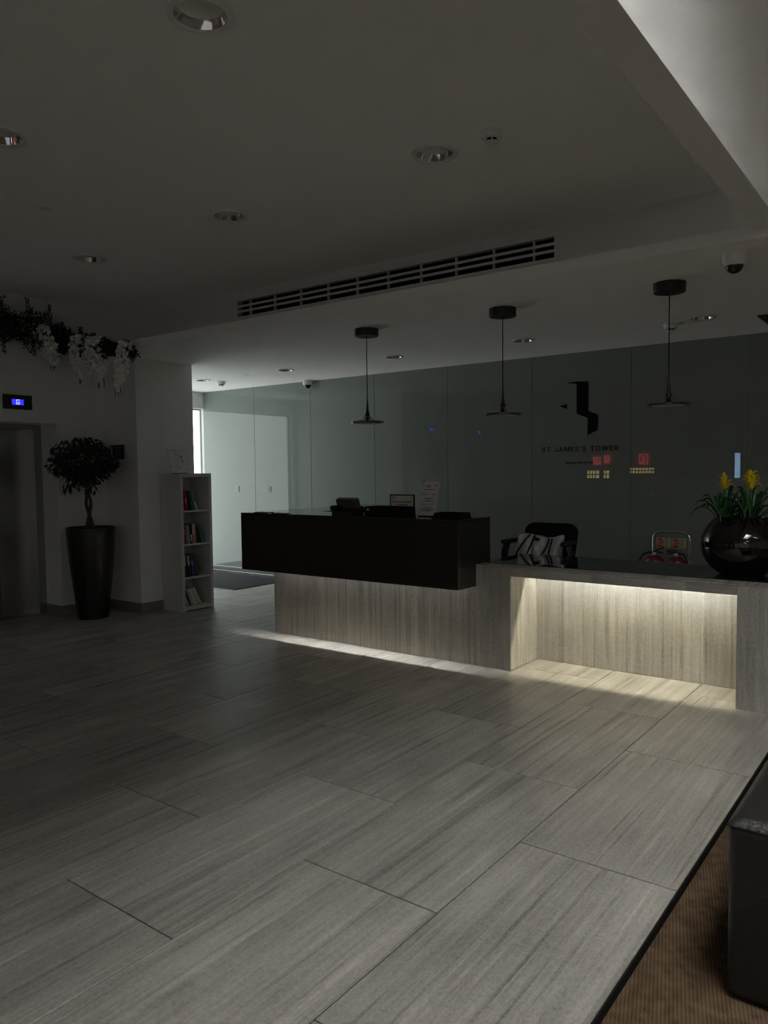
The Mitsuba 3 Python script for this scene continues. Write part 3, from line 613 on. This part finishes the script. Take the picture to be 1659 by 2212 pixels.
# ------------------------------------------------------------------ round vase with bromeliads
vx, vy, vr = -1.10, 5.345, .252
vb = CT + .0035
VK = numbered('round_vase'); t = thing('round_vase', 'big glossy dark brown ball vase at the right end of the counter', 'vase', key=VK)
a = np.linspace(-math.radians(60), math.radians(52), 40)
sz = .225
prof = [(0, vb)] + [(vr * math.cos(q), vb + sz * math.sin(math.radians(60)) * 1.0 + sz * math.sin(q)) for q in a]
rz = prof[-1][1]; rr = prof[-1][0]
prof += [(rr - .004, rz + .006), (rr - .014, rz + .004), (rr - .02, rz - .03), (rr - .02, rz - .05)]
obj('body', lathe(prof, 72, (vx, vy, 0)), 'vase_lacquer', t, smooth=40)
obj('soil', lathe([(0, rz - .035), (rr - .021, rz - .04), (rr - .021, rz - .06), (0, rz - .06)], 40, (vx, vy, 0)), 'soil', t)
def blade(base, az, length, width, rise, droop, curl=0.0):
    """arching strap leaf as a thin solid"""
    n = 14; s = np.linspace(0, 1, n)
    rr_ = length * (s * .92); zz = rise * np.sin(np.clip(s * 1.15, 0, 1.6) * math.pi / 2) * 1.0 - droop * s ** 2.6
    az_ = az + curl * s
    P = np.stack([base[0] + rr_ * np.cos(az_), base[1] + rr_ * np.sin(az_), base[2] + zz], 1)
    side = np.stack([-np.sin(az_), np.cos(az_), np.zeros(n)], 1)
    w = width * np.interp(s, [0, .15, .5, .8, 1], [.55, .85, 1, .62, .03])
    V = np.vstack([P + side * w[:, None] / 2 + [0, 0, .25] * w[:, None], P, P - side * w[:, None] / 2 + [0, 0, .25] * w[:, None], P + [0, 0, -.003]])
    F = []
    for i in range(n - 1):
        for x, y in ((0, 1), (1, 2), (2, 3), (3, 0)):
            F += [(x * n + i, x * n + i + 1, y * n + i + 1), (x * n + i, y * n + i + 1, y * n + i)]
    m = trimesh.Trimesh(V, F, process=False); m.fix_normals(); return m
def bromeliad(bxx, byy, hz, fs, label, seed, nl):
    rg = np.random.default_rng(seed)
    t = thing('bromeliad', label, 'plant', 'bromeliads in the round vase')
    z0 = rz - .037
    for i in range(nl):
        az = i * 2.399 + rg.uniform(-.25, .25)
        k = i / nl
        L = rg.uniform(.18, .265) * (1 - .45 * k); rise = rg.uniform(.10, .16) + .12 * k; dr_ = rg.uniform(.06, .15) * (1 - .75 * k)
        reach_y = byy + L * math.sin(az)
        obj('leaf', blade((bxx + .02 * math.cos(az), byy + .02 * math.sin(az), z0), az, L, rg.uniform(.030, .042), rise, dr_, rg.uniform(-.3, .3)), 'leaf_green', t, smooth=True)
    obj('stem', tube([(bxx, byy, z0 - .002), (bxx, byy, hz - .06)], [.012, .010]), 'leaf_green', t, smooth=True)
    for i in range(16):
        k = i / 16; az = i * 2.399
        L = fs * rg.uniform(.75, 1.15) * (1 - .55 * k)
        obj('flower_bract', blade((bxx, byy, hz - .085 + .07 * k), az, L, .024 * fs / .07, fs * rg.uniform(.75, 1.0), fs * .35 * (1 - k), 0), 'petal_yellow', t, smooth=True)
bromeliad(-1.205, 5.31, 1.385, .062, 'bromeliad with the smaller yellow flower in the round vase, left of the two', 3, 20)
bromeliad(-1.045, 5.30, 1.385, .085, 'bromeliad with the larger yellow flower in the round vase, right of the two', 5, 22)

# ------------------------------------------------------------------ bookshelf and books
t = thing('bookshelf', 'narrow white open bookshelf of four compartments against the column', 'bookshelf')
SX0, SX1, SY0, SY1, SH = -6.762, -6.44, 5.058, 5.475, BKH
th = .038
obj('side', bx(SX0, SX1, SY0, SY0 + th, 0, SH - th, .001), 'white_board', t); obj('side', bx(SX0, SX1, SY1 - th, SY1, 0, SH - th, .001), 'white_board', t)
obj('top', bx(SX0, SX1, SY0, SY1, SH - th, SH, .001), 'white_board', t)
obj('bottom', bx(SX0, SX1, SY0 + th, SY1 - th, 0.012, .052, .001), 'white_board', t)
obj('back', bx(SX0, SX0 + .012, SY0 + th, SY1 - th, .052, SH - th), 'white_board', t)
lv = [.052]
for z in (.362, .714, 1.066):
    obj('shelf', bx(SX0 + .012, SX1 - .002, SY0 + th, SY1 - th, z - .018, z, .001), 'white_board', t); lv.append(z)
bookmats = {}
def bookmat(c):
    k = 'book_' + '_'.join(f'{int(v * 100):02d}' for v in c)
    if k not in scene: mat(k, c, .4, .4)
    return k
def book(y, z, thick, h, lean, color, label, group, depth=.155, band=None):
    """a leaning book, spine towards +x; y is where its foot stands at the left"""
    t = thing('book', label, 'book', group)
    m = bookmat(color); at = (0, y, z)
    x1 = SX1 - .035; x0 = x1 - depth
    R = lambda q: rot(q, -lean if False else lean, (1, 0, 0), at)
    off = thick * math.sin(math.radians(lean))
    up_ = lambda q: move(R(q), 0, 0, 0)
    obj('cover', up_(join(bx(x0, x1, y, y + .0025, z, z + h), bx(x0, x1, y + thick - .0025, y + thick, z, z + h), bx(x1 - .0025, x1, y + .0025, y + thick - .0025, z, z + h))), m, t)
    obj('pages', up_(bx(x0 + .004, x1 - .003, y + .0027, y + thick - .0027, z + .003, z + h - .004)), 'paper', t)
    if band: obj('title', up_(bx(x1, x1 + .0006, y + thick * .25, y + thick * .75, z + h * band[1], z + h * band[2])), bookmat(band[0]), t)
W8, BK = (.6, .6, .58), (.012, .012, .013)
y0 = SY0 + th + .003
def foot(y, th_, h, lean):
    a = math.radians(lean); c, q = math.cos(a), math.sin(a)
    return Polygon([(y, 0), (y + th_ * c, th_ * q), (y + th_ * c - h * q, th_ * q + h * c), (y - h * q, h * c)])
def leanrow(z, lst, group, ystart):
    """books leaning to the left, each one touching its left neighbour"""
    last = sbox(ystart - .2, -.1, ystart, .4); y = ystart
    for th_, h, lean, c, lab, band in lst:
        while foot(y, th_, h, lean).distance(last) < .0009: y += .0006
        book(y, z + .0006, th_, h, lean, c, lab, group, band=band)
        last = foot(y, th_, h, lean)
leanrow(lv[3], [(.030, .215, 3, (.34, .015, .015), 'red hardback on the top shelf, first from the left', ((.5, .12, .1), .3, .8)), (.028, .212, 6, (.30, .012, .014), 'red paperback on the top shelf, second from the left', (W8, .35, .6)),
               (.030, .206, 9, BK, 'black paperback on the top shelf beside the red books', None), (.034, .20, 13, (.015, .11, .10), 'teal paperback leaning on the top shelf', None), (.022, .195, 17, W8, 'white paperback with a dark spine top leaning at the right of the top shelf', (BK, .45, .97))], 'books on the top shelf', y0)
leanrow(lv[2], [(.028, .245, 4, (.36, .04, .09), 'pink paperback on the second shelf, tallest there', (W8, .4, .75)), (.010, .21, 4, (.10, .03, .16), 'thin purple paperback on the second shelf next to the pink one', None), (.026, .20, 4, (.28, .27, .17), 'olive paperback on the second shelf', None),
               (.016, .20, 4, (.33, .34, .36), 'pale grey thin paperback on the second shelf', None), (.032, .205, 1.5, BK, 'black paperback with white print on the second shelf', (W8, .1, .45)), (.032, .205, 1.5, (.55, .53, .45), 'cream paperback with red print on the second shelf', ((.4, .04, .04), .05, .45)),
               (.018, .205, 2, (.42, .13, .02), 'orange and red paperback on the second shelf', None), (.018, .19, 10, BK, 'thin black paperback leaning on the second shelf before the green one', None), (.022, .188, 18, (.01, .22, .15), 'green paperback leaning at the right of the second shelf', None)], 'books on the second shelf', y0)
leanrow(lv[1], [(.040, .245, 3, BK, 'black hardback with tall white lettering on the third shelf, left of two', (W8, .5, .93)), (.042, .24, 6, BK, 'black hardback with tall white lettering on the third shelf, right of two', (W8, .5, .93)), (.042, .235, 9, (.02, .045, .16), 'blue hardback leaning on the third shelf', ((.2, .25, .4), .5, .7)), (.036, .235, 13, (.10, .045, .02), 'brown hardback leaning at the right of the third shelf', None)], 'books on the third shelf', y0)
leanrow(lv[0], [(.024, .11, 22, (.55, .53, .40), 'small cream paperback on the bottom shelf, first from the left', None), (.030, .185, 22, (.02, .04, .045), 'dark paperback on the bottom shelf between pale ones', None), (.030, .185, 22, (.40, .40, .38), 'light grey paperback on the bottom shelf', None), (.026, .19, 23, W8, 'white paperback leaning in the middle of the bottom shelf', None), (.028, .195, 24, (.50, .49, .37), 'cream paperback leaning on the bottom shelf', None), (.024, .205, 26, (.56, .55, .46), 'pale cream paperback leaning at the right end of the bottom shelf', None)], 'books on the bottom shelf', y0)

# ------------------------------------------------------------------ potted ficus
px, py = -7.015, 4.385
PK = thing('tall_planter', 'tall tapered glossy dark brown planter in front of the column', 'planter')
obj('body', lathe([(0, .0), (.145, .0), (.152, .006), (.185, .30), (.215, .58), (.232, .80), (.240, .905), (.240, .922), (.234, .926), (.222, .925), (.216, .85), (.216, .83)], 64, (px, py, 0)), 'brown_lacquer', PK, smooth=35)
obj('soil', lathe([(0, .866), (.217, .858), (.215, .83), (0, .83)], 40, (px, py, 0)), 'soil', PK)
t = thing('ficus_tree', 'small ficus tree with a twisted trunk and dark round crown in the tall planter', 'tree')
zs = np.linspace(.855, 1.36, 40)
for ph in (0, math.pi):
    f = (zs - .855) / .505
    am = .021 * (.35 + .9 * np.abs(np.sin(f * math.pi * 2.1 + .55))) * np.where(f > .8, 1 + 3.0 * (f - .8), 1)
    an = ph + f * math.pi * 2.1
    pts = np.stack([px - .008 - .030 * f + am * np.cos(an), py + am * np.sin(an) * .8, zs], 1)
    obj('trunk', tube(pts, np.interp(f, [0, 1], [.0215, .0135])), 'bark', t, smooth=True)
rgf = np.random.default_rng(11)
CC = np.array([px - .045, py - .035, 1.575])
def inside(q): return q[0] > EX + .02 and q[1] < 4.775
brs, tips = [], []
for i in range(26):
    az = rgf.uniform(0, 2 * math.pi); el = rgf.uniform(-.2, 1.3)
    e = CC + np.array([.32 * math.cos(az) * math.cos(el), .27 * math.sin(az) * math.cos(el), .23 * math.sin(el)])
    if not inside(e): continue
    s = np.array([px - .04 + rgf.uniform(-.02, .02), py, 1.345]); mid = (s + e) / 2 + [0, 0, rgf.uniform(-.02, .05)]
    brs.append(tube(smooth_path([s, mid, e], 8), np.linspace(.006, .0025, 8), 6)); tips.append(e)
brs.append(tube(smooth_path([(px - .03, py, 1.33), (px + .05, py - .03, 1.40), (px + .09, py - .06, 1.43), (px + .16, py - .09, 1.40), (px + .21, py - .11, 1.30)], 14), .003, 6))
obj('branches', join(*brs), 'bark', t)
def leaf(at, d, n, L, w):
    d = d / np.linalg.norm(d); s = np.cross(d, n); s /= np.linalg.norm(s); n = np.cross(s, d)
    P = [at, at + d * L * .38 + s * w / 2 + n * .004, at + d * L, at + d * L * .38 - s * w / 2 + n * .004, at + d * L * .45 - n * .003]
    return P, [(0, 1, 4), (1, 2, 4), (0, 4, 3), (4, 2, 3)]
def leaves(lst):
    V, F = [], []
    for a in lst:
        P, f = leaf(*a); k = len(V); V += P; F += [(x + k, y + k, z + k) for x, y, z in f]
    return trimesh.Trimesh(np.array(V), np.array(F), process=False)
ll = []
while len(ll) < 1500:
    q = rgf.normal(size=3); q /= np.linalg.norm(q); r_ = rgf.uniform(.15, 1) ** .45
    pt = CC + q * r_ * [.385, .31, .275]
    if pt[2] < CC[2]: pt[2] = CC[2] + (pt[2] - CC[2]) * (1.05 - .65 * min(1, np.hypot(*(pt[:2] - CC[:2])) / .36))
    d = np.array([q[0] + rgf.normal() * .5, q[1] + rgf.normal() * .5, -.9 + rgf.normal() * .5])
    if not inside(pt) or not inside(pt + d / np.linalg.norm(d) * .08): continue
    ll.append((pt, d, rgf.normal(size=3), rgf.uniform(.045, .075), rgf.uniform(.022, .034)))
for base in ((px + .17, py - .09, 1.40), (px + .21, py - .11, 1.32), (px - .22, py - .12, 1.345), (px - .16, py - .10, 1.36)):
    for i in range(7):
        ll.append((np.array(base) + rgf.normal(size=3) * .022, np.array([rgf.normal() * .5, rgf.normal() * .5, -1.0]), rgf.normal(size=3), .078, .034))
f_ = obj('foliage', leaves(ll), 'leaf_dark', t); labels[f_] = {'kind': 'stuff', 'label': 'dark green pointed leaves'}

# ------------------------------------------------------------------ garland of greenery and white wisteria over the lift
t = thing('flower_garland', 'garland of dark greenery and hanging white wisteria above the lift door', 'garland')
spine = smooth_path([(-7.24, 3.25, 2.90), (-7.24, 3.65, 2.90), (-7.23, 4.0, 2.88), (-7.20, 4.30, 2.84), (-6.95, 4.345, 2.77), (-6.65, 4.335, 2.71), (-6.36, 4.34, 2.66), (-6.12, 4.345, 2.60)], 120)
obj('vine', tube(spine, .012, 8), 'bark', t, smooth=True)
rgg = np.random.default_rng(21); gl = []
def ok(q): return q[0] > EX + .01 and not (q[1] > 4.385 and q[2] > LO - .02) and not (q[1] > 4.77)
while len(gl) < 8200:
    i = rgg.integers(0, len(spine)); f = i / len(spine); c = spine[i]
    amp = np.interp(f, [0, .25, .45, .62, 1], [.25, .23, .18, .13, .095]) * (.72 + .28 * math.sin(f * 41 + 1.0))
    q = rgg.normal(size=3); q *= rgg.uniform(0, 1) ** .4 / np.linalg.norm(q)
    q = c + q * [amp * .6, amp * .6 if f < .45 else .05, amp] + [amp * .35 if f < .45 else 0, 0 if f < .45 else -.03, -.03]
    d = np.array([rgg.normal(), rgg.normal() - .3, rgg.normal() * .8 + .2])
    L = rgg.uniform(.03, .055)
    if not ok(q) or not ok(q + d / np.linalg.norm(d) * L): continue
    gl.append((q, d, rgg.normal(size=3), L, rgg.uniform(.012, .020)))
for sx_, f in ((0.05, .12), (.0, .2), (.0, .33), (.0, .42), (.0, .58), (0, .70)):       # sprigs
    for up_ in (1, 1, -1):
        c = spine[int(f * 119)]; dirn = np.array([.3 * rgg.uniform(0, 1), rgg.uniform(-.7, .7) if f < .4 else -.2, up_ * rgg.uniform(.6, 1.0)]); L = rgg.uniform(.16, .27) * (1 if f < .5 else .6)
        if up_ < 0: dirn = np.array([.1, 0, -1]); L *= 1.1
        for s in np.linspace(0, 1, 26):
            q = c + dirn * L * s
            for sgn in (-1, 1):
                d = dirn + np.array([rgg.normal() * .6, sgn * 1.0, rgg.normal() * .5])
                if ok(q) and ok(q + d * .03): gl.append((q, d, rgg.normal(size=3), .036, .010))
f_ = obj('greenery', leaves(gl), 'leaf_garland', t); labels[f_] = {'kind': 'stuff', 'label': 'dense dark green leaf sprays'}
bl = []
for i in range(70):
    c = spine[int(rgg.uniform(.20, .30) * 119)] + np.array([.10, rgg.normal() * .05, rgg.normal() * .05])
    bl.append((c, rgg.normal(size=3), rgg.normal(size=3), .02, .016))
f_ = obj('yellow_buds', leaves(bl), 'bud_yellow', t); labels[f_] = {'kind': 'stuff', 'label': 'small yellow buds'}
def floret(c, r_, rg):
    """five rounded petals bent round a centre"""
    ax = rg.normal(size=3); ax /= np.linalg.norm(ax); u = np.cross(ax, [.3, .5, .8]); u /= np.linalg.norm(u); v = np.cross(ax, u)
    V, F = [c], []
    for k in range(5):
        a = k * 2 * math.pi / 5
        d = math.cos(a) * u + math.sin(a) * v; s = -math.sin(a) * u + math.cos(a) * v; b = len(V)
        V += [c + d * r_ * .5 - s * r_ * .38 + ax * .15 * r_, c + d * r_ + ax * .45 * r_, c + d * r_ * .5 + s * r_ * .38 + ax * .15 * r_]
        F += [(0, b, b + 1), (0, b + 1, b + 2)]
    return V, F
def cluster(top, L, w, tilt, n, seed):
    rg = np.random.default_rng(seed); V, F = [], []
    while len(V) < n * 16:
        s = rg.uniform(0, 1); wd = w * np.interp(s, [0, .15, .5, .8, 1], [.75, 1, .95, .65, .15])
        a = rg.uniform(0, 2 * math.pi); rr_ = wd * math.sqrt(rg.uniform(.2, 1)) * (1 + .35 * rg.uniform() ** 3)
        c = top + np.array([tilt[0] * s + rr_ * math.cos(a), tilt[1] * s + rr_ * math.sin(a) * .7, -L * s])
        if not (c[0] > EX + .02 and not (c[1] > 4.375 and c[2] > LO - .04) and c[1] < 4.765): continue
        v, f = floret(c, rg.uniform(.017, .028), rg); k = len(V); V += list(v); F += [tuple(x + k for x in q) for q in f]
    m = trimesh.Trimesh(np.array(V), np.array(F), process=False)
    # bare tips dangling below
    tips = []
    for _ in range(4):
        o = tilt[0] * .95 + rg.normal() * w * .4; tips.append(tube([top + np.array([o, tilt[1], -L * .92]), top + np.array([o + rg.normal() * .008, tilt[1], -L * rg.uniform(1.04, 1.14)])], [.005, .003], 5))
    return m, join(*tips)
for k, (tp, L, w, tl, n) in enumerate((((-7.16, 3.98, 2.91), .38, .105, (.05, .13), 420), ((-6.95, 4.27, 2.82), .42, .105, (.05, .0), 430), ((-6.66, 4.26, 2.78), .44, .115, (.08, 0), 480), ((-6.15, 4.27, 2.68), .44, .085, (-.16, 0), 340))):
    m, tips_ = cluster(np.array(tp), L, w, tl, n, 40 + k)
    c_ = obj('flower_cluster', m, 'petal_white', t, label='hanging white wisteria cluster'); labels[c_]['kind'] = 'stuff'
    obj('stem_tips', tips_, 'leaf_garland', c_)

# ------------------------------------------------------------------ entrance mat, ottoman
t = thing('entrance_mat', 'dark grey entrance mat on the stone floor in front of the street door', 'mat')
obj('pile', bx(-8.93, -7.154, 6.425, 7.455, .0002, .010, .003), 'entrance_mat_pile', t)
obj('border', join(bx(-8.955, -7.128, 6.398, 6.424, .0002, .007, .002), bx(-7.153, -7.128, 6.424, 7.455, .0002, .007, .002)), 'black_plastic', t)
t = thing('ottoman', 'black leather cube ottoman on the brown carpet at lower right', 'ottoman')
ox0, oy0, ow, od, oz0, oh = -.487, 2.235, .95, .95, -.035, .49
def soft(m, sz):
    v = m.vertices
    return m
zt = oz0 + .525
side = trimesh.Trimesh(*trimesh.remesh.subdivide_to_size(*(lambda q: (q.vertices, q.faces))(rbox(ow, od, .50, .022)), .05))
obj('body', move(side, ox0 + ow / 2, oy0 + od / 2, oz0 + .004 + .25), 'black_leather', t, smooth=40)
# padded lid: domed grid with rounded rim
n = 48; g_ = np.linspace(-1, 1, n); X, Y = np.meshgrid(g_, g_, indexing='ij')
dome_ = .022 * (1 - np.abs(X) ** 3.2) * (1 - np.abs(Y) ** 3.2)
wr = (meshkit.fbm(np.stack([X * 5, Y * 5, X * 0], -1), 3, 2) - .5) * .007 + .004 * np.sin(7 * (X + .5 * Y) + 4 * meshkit.noise(np.stack([X * 3, Y * 3, X * 0], -1), 4)) * (np.abs(X * Y) ** 1.2)
ed = np.maximum(np.abs(X), np.abs(Y)); rim_ = -.018 * np.clip((ed - .94) / .06, 0, 1) ** 2
Vt = np.stack([X * ow / 2 * 1.004, Y * od / 2 * 1.004, dome_ + wr * (1 - ed ** 6) + rim_ + .014], -1).reshape(-1, 3)
Ft = []
for i in range(n - 1):
    for j in range(n - 1):
        a = i * n + j; Ft += [(a, a + n, a + n + 1), (a, a + n + 1, a + 1)]
rg_idx = [i * n for i in range(n)] + [(n - 1) * n + j for j in range(1, n)] + [i * n + n - 1 for i in range(n - 2, -1, -1)] + [j for j in range(n - 2, 0, -1)]
k0 = len(Vt); low = Vt[rg_idx].copy(); low[:, 2] = -.008
Vt = np.vstack([Vt, low]); m_ = len(rg_idx)
for i in range(m_):
    a, b = rg_idx[i], rg_idx[(i + 1) % m_]; c, d = k0 + i, k0 + (i + 1) % m_
    Ft += [(a, c, d), (a, d, b)]
lid = trimesh.Trimesh(Vt, np.array(Ft), process=False)
obj('cushion', move(lid, ox0 + ow / 2, oy0 + od / 2, oz0 + .505), 'black_leather', t, smooth=50)
c4 = [(ox0, oy0), (ox0 + ow, oy0), (ox0 + ow, oy0 + od), (ox0, oy0 + od)]
loop = []
for i in range(4):
    a, b = np.array(c4[i]), np.array(c4[(i + 1) % 4]); dd = (b - a) / np.linalg.norm(b - a)
    for s in np.linspace(.03, .92, 8): loop.append((*(a + dd * s), oz0 + .498))
loop.append(loop[0])
obj('seam', tube(np.array(loop), .0042, 8), 'black_leather', t, smooth=True)
st = [bx(ox0 + .03 + .022 * i, ox0 + .042 + .022 * i, oy0 - .0035, oy0 - .0005, oz0 + .510, oz0 + .5125) for i in range(41)]
obj('stitching', join(*st), 'grey_plastic', t)

# ------------------------------------------------------------------ lit windows at the back of the hall, mirrored in the glass wall
BY_ = -5.199
for k, (x0, x1, z0, z1, lab) in enumerate(((-8.13, -7.78, 1.19, 1.40, 'a'), (-7.66, -7.50, 1.19, 1.40, 'b'), (-6.95, -6.30, 1.32, 1.46, 'c'))):
    w = struct(f'window_{k + 1}', join(bx(x0 - .03, x1 + .03, BY_, BY_ + .05, z0 - .03, z0), bx(x0 - .03, x1 + .03, BY_, BY_ + .05, z1, z1 + .03), bx(x0 - .03, x0, BY_, BY_ + .05, z0, z1), bx(x1, x1 + .03, BY_, BY_ + .05, z0, z1), bx(x0, x1, BY_ + .03, BY_ + .045, (z0 + z1) / 2 - .012, (z0 + z1) / 2 + .012), *[bx(q - .008, q + .008, BY_ + .03, BY_ + .045, z0, z1) for q in np.arange(x0 + .07, x1 - .03, .085)]), 'black_plastic')
    obj('pane', bx(x0, x1, BY_ + .005, BY_ + .02, z0, z1), 'lamp_body', w, emitter=emit((3.2, 2.5, 1.0), .05))
def neon(xc, zc, w, h, label):
    t = thing('neon_sign', label, 'sign', 'red neon signs')
    y = BY_ + .03
    obj('border', tube([(xc - w, y, zc - h), (xc + w, y, zc - h), (xc + w, y, zc + h), (xc - w, y, zc + h), (xc - w, y, zc - h)], .011, 6), 'lamp_body', t, emitter=emit((3.4, .35, .42), .02))
    obj('inner_stroke', join(tube([(xc - w * .5, y, zc + h * .45), (xc + w * .5, y, zc + h * .45)], .008, 6), tube([(xc, y, zc + h * .45), (xc, y, zc - h * .5)], .008, 6), tube([(xc - w * .5, y, zc - h * .5), (xc + w * .5, y, zc - h * .5)], .011, 6)), 'lamp_body', t, emitter=emit((3.4, .35, .42), .02))
neon(-7.86, 1.67, .09, .09, 'square red neon sign mirrored beside the small lettering on the glass wall')
neon(-7.57, 1.70, .06, .10, 'narrow red neon sign mirrored right of the small lettering on the glass wall')
neon(-6.585, 1.69, .105, .125, 'square red neon sign mirrored furthest right on the glass wall')
t = thing('light_column', 'tall narrow blue lit display mirrored above the round vase', 'display')
obj('frame', join(bx(-4.375, -4.20, BY_, BY_ + .03, 1.16, 1.19), bx(-4.375, -4.20, BY_, BY_ + .03, 1.80, 1.83), bx(-4.375, -4.355, BY_, BY_ + .03, 1.19, 1.80), bx(-4.225, -4.20, BY_, BY_ + .03, 1.19, 1.80)), 'black_plastic', t)
obj('screen', bx(-4.354, -4.226, BY_, BY_ + .02, 1.19, 1.80), 'lamp_body', t, emitter=emit((2.4, 4.2, 6.2), .05))
